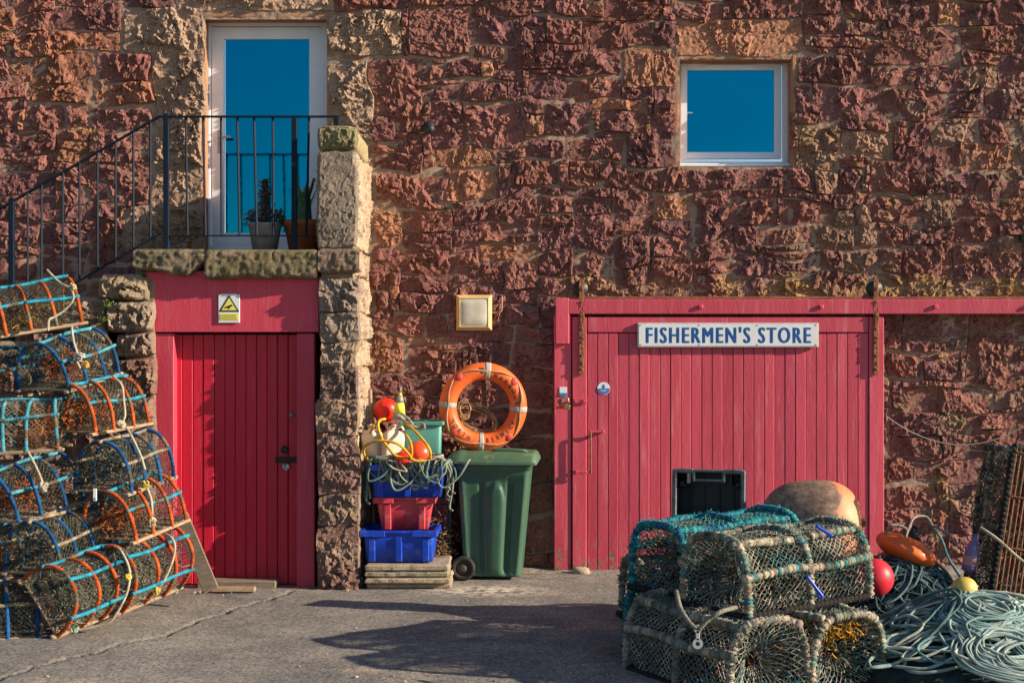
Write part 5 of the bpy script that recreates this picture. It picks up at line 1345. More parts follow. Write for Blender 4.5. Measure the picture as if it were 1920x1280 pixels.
    # ends: netting drawn in to a small ring
    for sx in (-1, 1):
        mb = MB(); nk = 34; ring = resample(np.column_stack([np.vstack([D, D[:1]]), np.zeros(len(D) + 1)]), (2 * (W + H) * .8) / nk)[:, :2]; nk = len(ring) - 1; ring = ring[:nk]
        cz = H * .45; rings = []
        for q in range(9):
            f = q / 8; rad = (1 - f) + f * .20
            pts = (ring - np.array((0, cz))) * rad + np.array((0, cz)); x = sx * (L / 2 - .012 - .16 * f ** 1.6)
            sh = .5 * (q % 2)
            p2 = pts * (1 - sh) + np.roll(pts, -1, 0) * sh
            rings.append(np.column_stack([np.full(nk, x) + rr.normal(0, .003, nk), p2 + rr.normal(0, .003, (nk, 2))]))
        A, B = [], []
        for q in range(8):
            A.append(rings[q]); B.append(rings[q + 1]); A.append(rings[q]); B.append(np.roll(rings[q + 1], 1 if q % 2 == 0 else -1, 0))
        A.append(rings[-1]); B.append(np.roll(rings[-1], -1, 0))
        segs(mb, np.vstack(A), np.vstack(B), nr, np.array(net)[rr.integers(0, len(net), sum(len(a) for a in A))])
        parts.append(('end_netting', mb.mesh('end_netting', FIBRE), []))
    pal = pal or [(.035, .05, .045), (.02, .03, .035), (.09, .09, .065), (.012, .016, .016), (.20, .16, .10), (.02, .07, .09), (.16, .05, .02)]
    parts.append(('inner_tangle', clutter(rr, inner, L, W, H, e, pal, r=.0026 if nr < .002 else .0034, blob=blob, bfrac=bfrac).mesh('inner_tangle', FIBRE), []))
    # inner dividing net sheet, dark
    if base == 'wood':
        for sy in (-1, 1):
            mb = MB(); box(mb, (0, sy * (W / 2 - .01), -.002), (L + .05, .040, .024), .007, jit=.0015, rnd=rr); parts.append(('base_runner', mb.mesh('base_runner', WOOD), []))
        for k in range(6):
            x = -L / 2 + .03 + (L - .06) * k / 5; mb = MB(); box(mb, (x, 0, .010), (.052, W - .02, .012), .003, jit=.001, rnd=rr); parts.append(('base_slat', mb.mesh('base_slat', WOOD), []))
    elif base == 'rusty':
        for k in range(15):
            y = -W / 2 + .02 + (W - .04) * k / 14; mb = MB(); tube(mb, resample([(-L / 2, y, 0), (L / 2, y, 0)], .08) + rr.normal(0, .0012, (1, 3)), .0075, 7); parts.append(('base_bar', mb.mesh('base_bar', RUST, True), []))
        for x in (-.42, -.14, .16, .42):
            mb = MB(); tube(mb, [(x * L / .9, -W / 2, -.012), (x * L / .9, W / 2, -.012)], .006, 7); parts.append(('cross_bar', mb.mesh('cross_bar', RUST, True), []))
    if base != 'wood':
        rub = ((.028, .026, .024), (.010, .010, .010)) if rubber else None
        for a, b in (((-L / 2, -W / 2, .01), (L / 2, -W / 2, .01)), ((-L / 2, W / 2, .01), (L / 2, W / 2, .01)), ((-L / 2, -W / 2, .01), (-L / 2, W / 2, .01)), ((L / 2, -W / 2, .01), (L / 2, W / 2, .01))):
            pp = .036; Pp = resample([a, b], pp / 6); mb = MB()
            tube(mb, Pp, .020, 8, col=np.array(rub) if rub else ropecol(len(Pp), bar_c), twist=(.28, pp, 1)); parts.append(('base_edge', mb.mesh('base_edge', ROPE, True), []))
        # base mesh bars
        mb = MB(); ys = np.linspace(-W / 2, W / 2, 9)
        segs(mb, [(-L / 2, y, .004) for y in ys], [(L / 2, y, .004) for y in ys], .004, (.05, .05, .05)); parts.append(('base_grid', mb.mesh('base_grid', FIBRE), []))
    return parts
def place(parts, label, cat, loc, yaw=0, pitch=0, roll=0, group=None, name='lobster_creel', M=None):
    T = thing(name, label, cat, (0, 0, 0), (0, 0, 0), group)
    if M is None: M = Matrix.Rotation(R(yaw), 4, 'Z') @ Matrix.Rotation(R(-pitch), 4, 'Y') @ Matrix.Rotation(R(roll), 4, 'X')
    M = M.copy(); M.translation = Vector(loc); T.matrix_world = M; T.rotation_mode = 'XYZ'
    T.location = M.to_translation(); T.rotation_euler = M.to_euler()
    for n, me, ch in parts: link(n, me, T)
    return T

ORG = ((.68, .13, .025), (.42, .05, .012)); LBL = ((.04, .42, .62), (.015, .18, .34)); DBL = ((.012, .13, .36), (.006, .06, .18)); TAN = ((.42, .36, .25), (.24, .19, .12)); SKY_ = ((.10, .45, .60), (.04, .22, .34))
ob = [(.62, .13, .02), (.48, .09, .02), (.70, .22, .04), (.30, .06, .02)]
gb = [(.50, .27, .04), (.36, .20, .05), (.22, .14, .05)]
A1 = creel_parts(hoop_c=ORG, bar_c=LBL, seed=1, blob=((-.05, 0, .10), (.14, .10, .06), gb), e=.9)
A2 = creel_parts(hoop_c=ORG, bar_c=LBL, seed=2, blob=((-.10, -.02, .12), (.10, .09, .055), ob), e=.9)
B1 = creel_parts(hoop_c=DBL, bar_c=SKY_, seed=3, blob=((-.02, 0, .14), (.10, .08, .06), ob), e=.9)
B2 = creel_parts(hoop_c=SKY_, bar_c=SKY_, seed=4, net=NETT + NETD[:2], blob=((.12, -.10, .14), (.10, .05, .07), ob), e=.7, nr=.0018)
C1 = creel_parts(hoop_c=DBL, bar_c=TAN, seed=5, e=.9, pal=[(.06, .08, .07), (.04, .05, .06), (.16, .15, .10), (.26, .23, .15), (.03, .10, .12)])
C2 = creel_parts(hoop_c=ORG, bar_c=LBL, seed=6, e=.85, rh=.0135, pal=[(.06, .08, .07), (.30, .28, .20), (.20, .19, .12), (.05, .05, .05), (.35, .33, .24)], inner=1000)
GP = 'lobster creels stacked beside the crimson door'
def pl(parts, label, px, py, D, yaw, pitch=0, roll=0): return place(parts, label, 'lobster creel', at(px, py, D), yaw, pitch, roll, GP)
pl(A1, 'topmost creel of the left stack, orange hoops and blue rails on grey board', 68, 618, 10.55, 34, 10)
pl(B1, 'blue hooped creel just below the topmost one, full of orange weed', 132, 716, 10.35, 68, 11)
pl(A2, 'orange hooped creel with red weed leaning against the rubble wall at mid height', 186, 802, 10.3, 64, 4)
pl(B1, 'partly cut off blue hooped creel at the left edge below the topmost one', -30, 745, 10.35, 60, 4)
pl(B2, 'pale blue creel with tan netting at the left edge at mid height', 40, 843, 10.05, 10, 3)
pl(C1, 'dark blue hooped creel overlapping the left jamb of the crimson door', 236, 908, 10.1, 72, 6)
pl(B1, 'blue hooped creel with orange weed low on the left, above the white knotted one', 58, 957, 9.85, 58, 10)
pl(A2, 'orange hooped creel with brown weed low beside the crimson door', 256, 992, 10.0, 66, 8)
pl(C1, 'dark blue hooped creel low on the left with a white rope knot at its corner', 112, 1057, 9.7, 70, 6)
pl(B2, 'pale blue hooped creel cut off by the left edge near the bottom', -52, 1080, 9.65, 30, 0)
pl(C1, 'shaded blue creel on the ground at the lower left corner', -15, 1188, 9.35, 20, 0)
place(C2, 'orange hooped creel tipped on its side at the foot of the left stack', 'lobster creel', at(132, 1118, 9.50), 64, 6, 54, GP)
place(C2, 'orange hooped creel tipped over beside the leaning board', 'lobster creel', at(250, 1078, 9.95), 60, 8, 50, GP)
pl(A2, 'hidden orange hooped creel behind the lowest ones on the left', 60, 1150, 10.3, 20, 0)
pl(A1, 'orange hooped creel mostly hidden in the middle of the left stack', 20, 960, 10.5, 20, 0)

# ropes and boards on the left stack
def left_bits():
    W_ = (.62, .56, .44)
    runs = [('cream rope tied over the topmost creel', [(88, 506, 10.35), (112, 530, 10.25), (133, 542, 10.2), (137, 562, 10.2), (120, 582, 10.2), (102, 594, 10.18), (92, 600, 10.15), (90, 620, 10.15)]),
            ('knotted cream rope between the blue creel and the one above', [(134, 612, 10.25), (138, 640, 10.15), (144, 660, 10.1), (142, 672, 10.05), (150, 690, 10.05)]),
            ('double cream rope over the orange creel at mid height', [(212, 705, 10.1), (228, 722, 10.05), (232, 750, 10.02), (234, 780, 10.0), (226, 798, 10.0), (240, 806, 10.0), (262, 850, 9.9), (272, 880, 9.9)]),
            ('cream rope running down from the yellow knot by the door', [(272, 905, 9.85), (283, 935, 9.85), (285, 965, 9.85), (280, 985, 9.85)]),
            ('thin cream rope down the blue creel low on the left', [(52, 846, 9.7), (66, 872, 9.65), (78, 900, 9.6), (80, 912, 9.6)]),
            ('long pale rope trailing from the knot to the ground', [(78, 1078, 9.4), (88, 1110, 9.38), (86, 1150, 9.36), (78, 1180, 9.32), (66, 1196, 9.3), (64, 1186, 9.3)]),
            ('pale rope looping over the rear tipped creel', [(310, 1000, 9.9), (322, 1008, 9.85), (328, 1025, 9.82), (322, 1055, 9.8), (306, 1090, 9.78), (292, 1105, 9.8)]),
            ('white rope hanging across the front tipped creel', [(214, 1024, 9.6), (228, 1034, 9.5), (243, 1070, 9.42), (238, 1110, 9.38), (218, 1150, 9.36), (200, 1168, 9.36), (150, 1180, 9.36), (132, 1176, 9.36)]),
            ('greenish rope lying along the ground at the left edge', [(-30, 1170, 9.3), (10, 1182, 9.3), (50, 1183, 9.3), (66, 1180, 9.32), (56, 1160, 9.32), (62, 1140, 9.34), (78, 1130, 9.36)]),
            ('grey rope loop hanging in the shade at the left edge', [(-20, 1120, 9.35), (4, 1140, 9.32), (12, 1170, 9.3)])]
    for lab, pts in runs:
        P = [at(*q) for q in pts]; o = P[0]; T = thing('mooring_rope', lab, 'rope', o); mb = MB()
        Q = resample(smoothpath([p - o for p in P], 8), .006); tube(mb, Q, .0085, 7, col=(np.array(W_), np.array(W_) * .6), twist=(.12, .02, 2)); mb.build('line', ROPE, T, True)
    g = np.random.default_rng(6)
    for (px, py, D, r, c, lab) in ((136, 538, 10.15, .030, (.60, .52, .32), 'cream knot on the topmost creel'), (150, 668, 10.0, .036, (.58, .56, .48), 'cream knot at the corner of the blue creel'), (160, 684, 9.98, .028, (.50, .30, .08), 'ochre knot beside the blue creel'),
                                (226, 796, 9.95, .034, (.66, .58, .44), 'cream knot under the orange creel at mid height'), (272, 908, 9.82, .030, (.66, .52, .10), 'yellow knot beside the crimson door'), (284, 978, 9.82, .034, (.48, .46, .36), 'grey green knot on the board edge by the door'),
                                (80, 912, 9.55, .036, (.52, .48, .40), 'grey knot on the base board of the low blue creel'), (72, 1076, 9.38, .040, (.62, .60, .55), 'white knot low on the left'), (240, 1082, 9.4, .022, (.75, .60, .10), 'yellow twist on the rope of the front tipped creel'),
                                (292, 1106, 9.78, .034, (.72, .56, .12), 'yellow knot at the foot of the rear tipped creel'), (138, 1176, 9.34, .034, (.30, .42, .34), 'green rope knot on the ground at the tipped creel')):
        T = thing('rope_knot', lab, 'knot', at(px, py, D)); mb = MB()
        for k in range(7):
            a = g.normal(0, 1, (6, 3)); a = a / np.linalg.norm(a, axis=1)[:, None] * r * g.uniform(.6, 1.0, (6, 1)); tube(mb, smoothpath(a, 6, True), .0075, 6, closed=True, col=np.array(c) * g.uniform(.75, 1.15))
        mb.build('wound_rope', ROPE, T, True)
    # leaning board and flat boards
    T = thing('leaning_board', 'weathered grey board leaning against the bottom of the crimson door', 'board', at(375, 1050, 10.55)); mb = MB()
    a, b = at(338, 965, 10.55), at(396, 1106, 10.25); d = b - a; M = frame_to(d, up=(0, -1, .2)); mb2 = MB(); box(mb2, (0, 0, 0), (.115, .022, d.length), .005)
    V = np.concatenate(mb2.v) @ np.array(M.to_3x3()).T + np.array((a + b) / 2 - T.location); mb.add(V, polys=[list(p_) for p_ in mb2.p]); mb.build('board', WOODD, T)
    T = thing('ground_board', 'short weathered board lying in front of the crimson door', 'board', (wx(440, 10.95), -1.10, .035), (0, 0, R(2))); mb = MB(); box(mb, (0, 0, 0), (.34, .09, .035), .008, jit=.002).build('board', WOOD, T)
    T = thing('base_board', 'slanting narrow board under the front tipped creel', 'board', at(105, 1140, 9.35)); a, b = at(76, 1086, 9.3), at(130, 1188, 9.3); d = b - a; M = frame_to(d, up=(0, -1, .2)); mb2 = MB(); box(mb2, (0, 0, 0), (.055, .02, d.length), .005)
    V = np.concatenate(mb2.v) @ np.array(M.to_3x3()).T + np.array((a + b) / 2 - T.location); MB().add(V, polys=[list(p_) for p_ in mb2.p]).build('board', WOOD, T)
    T = thing('trap_tag', 'small white plastic tag hanging below the creel boards', 'tag', at(178, 927, 9.6)); mb = MB(); box(mb, (0, 0, 0), (.026, .006, .085), .003).build('tag_plate', mat('tag_white', (.75, .75, .72), rough=.4), T); mb = MB(); lathe(mb, [(.006, 0), (.006, .002), (.0001, .002)], 10, frame_to((0, -1, 0), loc=(0, -.004, -.028))).build('hole', BLACKM, T)
left_bits()

# ------------------------------------------------------------------ big creels in the right foreground
MOT = [(.36, .32, .24), (.24, .26, .20), (.16, .25, .21), (.05, .22, .23), (.42, .37, .28), (.28, .20, .16), (.10, .16, .14), (.32, .29, .24), (.07, .10, .09)]
MOTW = [(.34, .30, .24), (.28, .25, .21), (.40, .35, .27), (.18, .20, .17), (.22, .18, .16), (.12, .14, .12)]
TEALM = [(.015, .20, .26), (.012, .15, .22), (.03, .27, .29), (.02, .11, .22), (.07, .25, .24)]
NB = [(.32, .31, .25), (.20, .22, .19), (.42, .39, .31), (.12, .15, .13), (.10, .24, .24)]
PB = [(.02, .025, .025), (.05, .05, .04), (.14, .12, .08), (.012, .015, .018), (.24, .21, .15), (.02, .09, .11), (.24, .06, .03), (.05, .07, .11), (.08, .09, .06)]
def fluff(parts, seed, L, W, H, e, n, pal, rad=.022):
    """frayed fibres standing off the wound frame"""
    rr = np.random.default_rng(seed); D = dpath(W, H, e, 200); xs = np.linspace(-L / 2 + .02, L / 2 - .02, 3)
    k = rr.integers(0, 200, n); x = xs[rr.integers(0, 3, n)]; P = np.column_stack([x, D[k]]); 
    m = n // 2; f = rr.integers(0, 4, m); idx = (np.array([.33, .67, .12, .88]) * 199).astype(int)[f]; P2 = np.column_stack([rr.uniform(-L / 2, L / 2, m), D[idx]])
    P = np.vstack([P, P2]); P = P + rr.normal(0, rad * .5, P.shape); P[:, 2] = np.maximum(P[:, 2], .01); mb = MB(); d = rr.normal(0, 1, P.shape); d /= np.linalg.norm(d, axis=1)[:, None]
    c = np.array(pal)[rr.integers(0, len(pal), len(P))]
    for s in range(3):
        B = P + d * rr.uniform(.006, .016, (len(P), 1)); segs(mb, P, B, .0022, c); P = B; d = d + rr.normal(0, .8, d.shape); d /= np.linalg.norm(d, axis=1)[:, None]
    return parts + [('frayed_twine', mb.mesh('frayed_twine', FIBRE), [])]
kw = dict(L=1.0, W=.54, H=.43, hoops=3, rh=.021, pitch=.030, base='bars', cell=.040, nr=.0027, inner=1300, pal=PB, rubber=True, tuft=900, amp=.22)
E1 = fluff(creel_parts(e=.62, seed=21, mottled=MOT, net=NB, **dict(kw, L=1.04)), 1, 1.0, .54, .43, .62, 1500, MOT)
E2 = fluff(creel_parts(e=.60, seed=22, mottled=TEALM, net=[(.30, .30, .22), (.05, .26, .28), (.14, .2, .16), (.38, .33, .24)], **kw), 2, 1.0, .54, .43, .60, 1300, TEALM)
E3 = fluff(creel_parts(e=.60, seed=23, mottled=MOTW, net=NB, **kw), 3, 1.0, .54, .43, .60, 1200, MOTW)
E4 = fluff(creel_parts(e=.60, seed=24, mottled=MOT[:3] + MOTW, net=NB, **dict(kw, inner=3200)), 4, 1.0, .54, .43, .60, 2200, MOT,)
kwy = dict(kw); E4b = creel_parts(e=.60, seed=25, mottled=MOT[:3] + MOTW, net=NB, **dict(kw, inner=3000), blob=((-.40, .02, .34), (.04, .08, .05), [(.60, .32, .02), (.5, .24, .02)]), bfrac=.09)
E4b = fluff(E4b, 5, 1.0, .54, .43, .60, 1100, MOT)
G2 = 'large rope bound creels stacked in the right foreground'
def pl2(parts, label, x, y, z, yaw, pitch=0, roll=0): return place(parts, label, 'lobster creel', (x, y, z), yaw, pitch, roll, G2)
pl2(E1, 'top front creel of the right stack, bound in cream and green rope', 1.57, -3.66, .415, 35, 1)
pl2(E2, 'teal and blue bound creel on top behind the cream bound one', 1.30, -3.13, .42, 35, 1)
pl2(E3, 'lower creel facing forward at the left of the right stack, pale bound arch', 1.16, -3.93, .0, 120)
pl2(E4b, 'lower creel facing forward with yellow weed in its top', 1.66, -3.66, .0, 118)
pl2(E2, 'lower teal bound creel at the back of the right stack', 1.28, -3.0, .0, 30)
pl2(E3, 'creel hidden on the ground under the black fish box', 1.30, -2.2, .02, 12)
pl2(E4, 'creel hidden on the ground under the large mooring buoy', 2.12, -2.35, .02, 8)
def right_bits():
    # toggles and tag on the front creel
    for (a, b, D, lab) in (((1512, 1078), (1542, 1118), 7.92, 'blue plastic hook on the netting of the top front creel'), ((1530, 985), (1560, 1004), 8.2, 'blue plastic toggle on top of the front creel')):
        P, Q = at(*a, D), at(*b, D); T = thing('plastic_hook', lab, 'hook', P); mb = MB(); tube(mb, smoothpath([(0, 0, 0), (Q - P) * .6, Q - P, (Q - P) + Vector((-.03, 0, .005))], 6), .010, 8).build('hook_bar', BLUE, T, True)
    T = thing('trap_tag', 'pale plastic tag hanging on rope between the front creels', 'tag', at(1308, 1190, 7.55)); m = mat('tag_grey', (.32, .36, .38), rough=.45)
    mb = MB(); lathe(mb, [(.012, 0), (.028, 0), (.028, .008), (.012, .008), (.012, 0)], 18, frame_to((0, -1, 0), loc=(0, 0, -.045)), capb=False, capt=False); box(mb, (0, -.004, .0), (.022, .008, .055), .003); lathe(mb, [(.010, 0), (.022, 0), (.022, .008), (.010, .008), (.010, 0)], 16, frame_to((0, -1, 0), loc=(0, 0, .035)), capb=False, capt=False); mb.build('tag_plate', m, T)
    for lab, pts in (('grey rope running down to the plastic tag', [(1268, 1108, 7.75), (1276, 1140, 7.6), (1292, 1165, 7.52), (1306, 1178, 7.5)]), ('mottled rope from the plastic tag to the front creel', [(1310, 1180, 7.5), (1330, 1160, 7.5), (1352, 1146, 7.5), (1380, 1138, 7.6)])):
        P = [at(*q) for q in pts]; o = P[0]; T = thing('mooring_rope', lab, 'rope', o); mb = MB(); Q = resample(smoothpath([p - o for p in P], 8), .005); tube(mb, Q, .012, 7, col=((.30, .27, .22), (.14, .16, .13)), twist=(.15, .022, 2)).build('line', ROPE, T, True)
    # black fish box standing on its end
    T = thing('fish_box', 'black plastic fish box standing on end with a hand hole at its top', 'fish box', (1.37, -2.25, .44), (R(-6), 0, R(-14))); w, h, d, t = .485, .62, .26, .014
    BK = mat('black_box_plastic', (.014, .016, .018), (.024, .026, .030), 8, rough=.45); ED = mat('scuffed_box_rim', (.05, .055, .06), (.16, .17, .18), 12, rough=.55)
    mb = MB(); box(mb, (0, d / 2, h / 2), (w - .02, t, h - .02), .003).build('floor_panel', BK, T)
    for sx in (-1, 1): mb = MB(); box(mb, (sx * (w / 2 - .012), 0, h / 2), (t, d, h - .004), .004).build('side_panel', BK, T)
    mb = MB(); box(mb, (0, 0, t / 2), (w - .04, d, t), .004).build('end_panel', BK, T)
    mb = MB(); zt = h - .006
    for (x, ww) in ((-.165, .125), (.165, .125)): box(mb, (x, 0, zt), (ww, d, t), .004)
    box(mb, (0, d / 2 - .05, zt), (.21, .10, t), .004); mb.build('end_panel', BK, T)
    mb = MB()
    for sx in (-1, 1): box(mb, (sx * (w / 2 - .008), -d / 2, h / 2), (.034, .028, h), .008)
    for x, ww in ((-.17, .135), (.17, .135)): box(mb, (x, -d / 2, h - .012), (ww, .028, .034), .008)
    box(mb, (0, -d / 2, h - .010), (.21, .028, .022), .006); box(mb, (0, -d / 2, h - .075), (.21, .022, .018), .005)
    for sx in (-1, 1): box(mb, (sx * .103, -d / 2, h - .05), (.022, .026, .075), .005)
    box(mb, (0, -d / 2, .014), (w - .04, .027, .03), .008); mb.build('rim', ED, T)
    mb = MB()
    for sx in (-1, 1):
        box(mb, (sx * .15, -.02, h - .06), (.012, d * .7, .09), .003); box(mb, (sx * .19, -.03, h - .10), (.05, .05, .05), .01)
    for k in range(4): box(mb, (-.15 + .1 * k, d / 2 - .012, h * .45), (.014, .012, h * .75), .003)
    mb.build('stiffener', BK, T)
    # mooring buoy
    T = thing('mooring_buoy', 'large orange mooring buoy lying on its side, half covered in grey mud', 'buoy', (2.04, -2.42, .70)); m = bpy.data.materials.new('muddy_orange'); m.use_nodes = True; nt = m.node_tree; p = nt.nodes['Principled BSDF']; p.inputs['Roughness'].default_value = .6
    vec = nt.nodes.new('ShaderNodeTexCoord').outputs['Object']; sp = nt.nodes.new('ShaderNodeSeparateXYZ'); nt.links.new(vec, sp.inputs[0])
    ad = nt.nodes.new('ShaderNodeMath'); ad.operation = 'MULTIPLY_ADD'; ad.inputs[1].default_value = .30; nt.links.new(noise(nt, vec, 7, 6, .7), ad.inputs[0]); nt.links.new(sp.outputs[0], ad.inputs[2])
    mud = mixc(nt, ramp(nt, noise(nt, vec, 22, 6, .75), .4, .65), (.12, .075, .05), (.33, .22, .15))
    ora = mixc(nt, ramp(nt, noise(nt, vec, 5, 5, .7), .4, .7), (.66, .20, .07), (.72, .34, .19))
    nt.links.new(mixc(nt, ramp(nt, ad.outputs[0], .30, .26), ora, mud), p.inputs['Base Color'])
    b = nt.nodes.new('ShaderNodeBump'); b.inputs['Strength'].default_value = .6; nt.links.new(noise(nt, vec, 40, 6, .7), b.inputs['Height']); nt.links.new(b.outputs[0], p.inputs['Normal'])
    M = frame_to((1, -.35, .10)); mb = MB(); a = np.linspace(0, np.pi, 26); prof = []
    for t_ in a: prof.append((.305 * math.sin(t_) ** .75 + 1e-3, -.335 * np.sign(math.cos(t_)) * abs(math.cos(t_)) ** .75))
    lathe(mb, prof, 48, M).build('float_body', m, T, True)
    mb = MB(); tube(mb, resample([Vector((0, 0, 0)) - M.to_3x3() @ Vector((0, 0, .36)), Vector((0, 0, 0)) + M.to_3x3() @ Vector((0, 0, .36))], .1), .03, 10).build('centre_tube', RUST, T, True)
    # smaller floats
    T = buoy('flat_float', 'flat oval orange float lying behind the dark rope heap', 'float', at(1699, 1030, 9.5), .275, OB2, sq=(1.0, .75, .34), axis=(.25, 0, 1), cap=BLACKM); T.rotation_euler = (0, R(9), 0)
    buoy('round_fender', 'pinkish red round fender glowing through the netting of the front creel', 'fender', at(1640, 1082, 8.75), .118, mat('pink_red_vinyl', (.62, .03, .05), (.52, .02, .04), 6, rough=.45), axis=(.3, .3, 1))
    T = buoy('small_float', 'small yellow float with a dark band on the pale rope heap', 'float', at(1808, 1102, 8.45), .068, mat('mustard_float', (.50, .36, .06), (.58, .44, .12), 9, rough=.45), sq=(1, 1, 1.15), axis=(1, .2, .1), cap=mat('float_neck', (.2, .14, .04), rough=.6))
    T = thing('purple_bottle', 'pale purple plastic bottle standing beside the rusty barred creel', 'bottle', at(1816, 1070, 9.3), (0, R(12), 0)); mb = MB(); lathe(mb, [(.045, 0), (.050, .02), (.048, .12), (.030, .19), (.018, .22), (.018, .25), (.0001, .25)], 20).build('bottle_body', mat('lilac_plastic', (.20, .15, .34), (.14, .10, .26), 9, rough=.35), T, True)
    mb = MB(); lathe(mb, [(.051, .04), (.051, .10)], 20, capb=False, capt=False).build('bottle_label', mat('label_pink', (.45, .25, .25), rough=.5), T, True)
    # rope heaps
    def heap(lab, c, rx, ry, h, n, pal, seed, r=.0085, rmin=.10, rmax=.34, hanks=0):
        g = random.Random(seed); rr = np.random.default_rng(seed); T = thing('rope_heap', lab, 'rope', c); mb = MB()
        def H(x, y): q = (x / rx) ** 2 + (y / ry) ** 2; return h * np.exp(-q * 1.6) 
        for k in range(n):
            a0 = g.uniform(0, 6.28); q = g.uniform(0, 1) ** .6; cx, cy = rx * .72 * q * math.cos(a0), ry * .72 * q * math.sin(a0)
            A, B = g.uniform(rmin, rmax), g.uniform(rmin * .6, rmax * .6); ph = g.uniform(-.6, .6); lay = g.uniform(0, .06); tx, ty = g.uniform(-.18, .18), g.uniform(-.1, .25)
            m = 12; pts = []; turns = g.choice([1, 1, 1, 2]); mm = m * turns
            for f in range(mm):
                a = 2 * math.pi * f / m + ph; wob = 1 + g.uniform(-.10, .10); x = A * wob * math.cos(a); y = B * wob * math.sin(a); x, y = x * math.cos(ph) - y * math.sin(ph), x * math.sin(ph) + y * math.cos(ph)
                X, Y = cx + x, cy + y; pts.append((X, Y, max(.008, H(X, Y) + lay + tx * x + ty * y * .4 + g.uniform(-.012, .012) + .0)))
            tube(mb, smoothpath(pts, 5, True), r * g.uniform(.85, 1.15), 6, closed=True, col=np.array(g.choice(pal)) * g.uniform(.8, 1.15))
        for k in range(hanks):                 # neatly nested turns on top of the tangle
            cx, cy = g.uniform(-.5, .6) * rx, g.uniform(-.85, -.1) * ry; A0, B0 = g.uniform(.22, .40), g.uniform(.14, .24); ph = g.uniform(-.4, .4); c_ = g.choice(pal[:4])
            for t_ in range(g.randint(5, 9)):
                A, B = A0 * (1 - .075 * t_), B0 * (1 - .075 * t_); pts = []
                for f in range(14):
                    a = 2 * math.pi * f / 14; x, y = A * math.cos(a) + g.uniform(-.008, .008), B * math.sin(a) + g.uniform(-.008, .008); x, y = x * math.cos(ph) - y * math.sin(ph), x * math.sin(ph) + y * math.cos(ph)
                    X, Y = cx + x, cy + y; pts.append((X, Y, max(.01, H(X, Y) + .055 + .004 * t_ + g.uniform(-.006, .006))))
                tube(mb, smoothpath(pts, 5, True), r, 6, closed=True, col=np.array(c_) * g.uniform(.8, 1.25))
        mb.build('rope', ROPE, T, True)
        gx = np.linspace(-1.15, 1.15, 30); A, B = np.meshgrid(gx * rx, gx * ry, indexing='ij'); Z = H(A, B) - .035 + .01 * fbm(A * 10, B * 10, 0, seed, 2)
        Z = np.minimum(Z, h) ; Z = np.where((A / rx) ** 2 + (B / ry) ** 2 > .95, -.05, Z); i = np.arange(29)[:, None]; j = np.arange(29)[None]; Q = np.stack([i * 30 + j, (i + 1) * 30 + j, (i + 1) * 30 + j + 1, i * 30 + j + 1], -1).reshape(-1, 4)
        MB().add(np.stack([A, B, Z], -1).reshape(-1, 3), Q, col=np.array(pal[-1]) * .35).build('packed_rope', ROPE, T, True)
        return T
    TP = [(.27, .42, .42), (.18, .32, .33), (.38, .50, .47), (.58, .62, .55), (.12, .23, .25), (.32, .45, .44), (.46, .52, .46), (.09, .16, .17)]
    DP = [(.06, .12, .14), (.08, .16, .18), (.05, .09, .11), (.12, .20, .21), (.04, .07, .08)]
    heap('large heap of pale teal rope loops in the lower right corner', (2.78, -3.62, .015), .95, .72, .38, 200, TP, 31, hanks=7)
    heap('dark teal rope heap behind the red fender', (2.62, -2.62, .015), 0.55, .42, .46, 130, DP, 32, rmin=.08, rmax=.26)
    heap('low dark rope tangle between the creels and the pale rope', (2.10, -3.30, .012), .45, .40, .16, 60, DP + [(.14, .13, .10)], 33, rmin=.06, rmax=.22)
    g = random.Random(90)
    for lab, c, pts in (('single teal rope slanting down over the orange float', (.12, .28, .30), [(1745, 985, 9.3), (1765, 1010, 9.2), (1778, 1045, 9.1), (1800, 1080, 8.9)]),
                        ('pale line slanting across the rusty barred creel', (.55, .50, .36), [(1838, 988, 9.0), (1870, 1010, 8.9), (1922, 1055, 8.8), (1990, 1100, 8.8)]),
                        ('grey tangled rope end lying on top of the dark heap', (.34, .32, .28), [(1662, 1000, 9.2), (1668, 986, 9.15), (1684, 984, 9.15), (1700, 992, 9.15), (1698, 1006, 9.15), (1712, 972, 9.2), (1735, 968, 9.25), (1748, 984, 9.2)]),
                        ('thin line in a loop in front of the rubble wall', (.30, .27, .24), [(1726, 966, 9.5), (1738, 958, 9.5), (1746, 968, 9.5), (1740, 978, 9.5), (1775, 1000, 9.4), (1795, 1022, 9.3)])):
        P = [at(*q) for q in pts]; o = P[0]; T = thing('loose_rope', lab, 'rope', o); mb = MB(); Q = resample(smoothpath([p - o for p in P], 8), .008); tube(mb, Q, .009, 6, col=c).build('line', ROPE, T, True)
    # creel standing on its end at the right edge
    K = creel_parts(L=1.0, W=.62, H=.40, e=.7, hoops=3, rh=.016, base='rusty', seed=41, net=[(.05, .055, .05), (.10, .10, .08), (.16, .15, .11)], mottled=[(.05, .05, .05), (.10, .10, .09), (.20, .18, .14)], nr=.0024, inner=1500, pal=PB, rubber=True, amp=.2, tuft=1200)
    xw = Vector((.17, .05, 1)).normalized(); zl = Vector((-.42, .90, 0)); zl = (zl - xw * zl.dot(xw)).normalized(); yl = zl.cross(xw)
    M = Matrix((xw, yl, zl)).transposed().to_4x4()
    place(K, 'rusty barred creel standing on its end at the right edge', 'lobster creel', (3.47, -2.72, .72), group=None, M=M)
    mb = MB(); box(mb, (0, 0, .1), (.8, .6, .2), .02, jit=.004); o = mb.build('concrete_block', SLABM, loc=(3.42, -2.6, .01)); tag(o, 'concrete block under the creel that stands on its end', 'block')
right_bits()

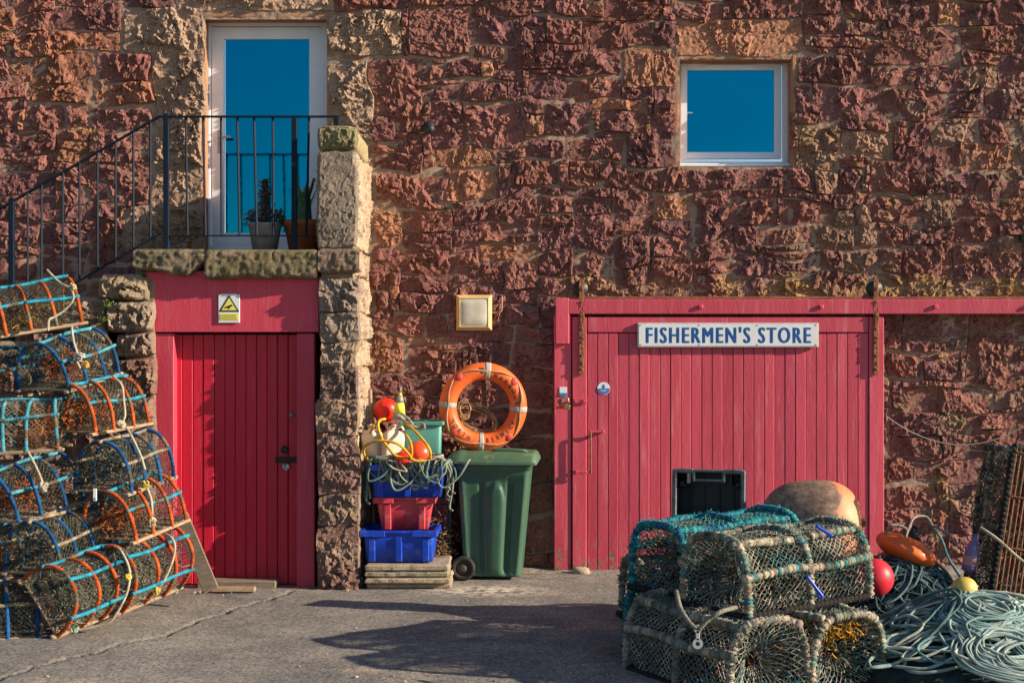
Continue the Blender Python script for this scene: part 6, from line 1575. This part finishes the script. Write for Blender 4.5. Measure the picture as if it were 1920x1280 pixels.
def grit():
    rr = np.random.default_rng(15); mb = MB(); n = 420
    x = np.where(rr.random(n) < .55, rr.uniform(-1.1, 5, n), rr.uniform(-3.4, 3, n)); y = np.where(rr.random(n) < .6, -.05 - np.abs(rr.normal(0, .12, n)), rr.uniform(-4, -.2, n)); y = np.where(x < -1.15, np.minimum(y, -1.0 - np.abs(rr.normal(0, .25, n))), y)
    for k in range(n):
        r = abs(rr.normal(.004, .006)) + .003; M = Matrix.Rotation(rr.uniform(0, 6), 3, 'Z')
        ball(mb, (x[k], y[k], .012 + r * .3), r, 6, (1, rr.uniform(.5, 1), rr.uniform(.35, .7)), M, col=[(.30, .24, .18), (.22, .12, .09), (.18, .17, .16), (.40, .34, .26)][k % 4])
    o = mb.build('grit', BLOCK); tag(o, 'loose grit and small stones scattered along the foot of the wall', 'grit', kind='stuff')
grit()
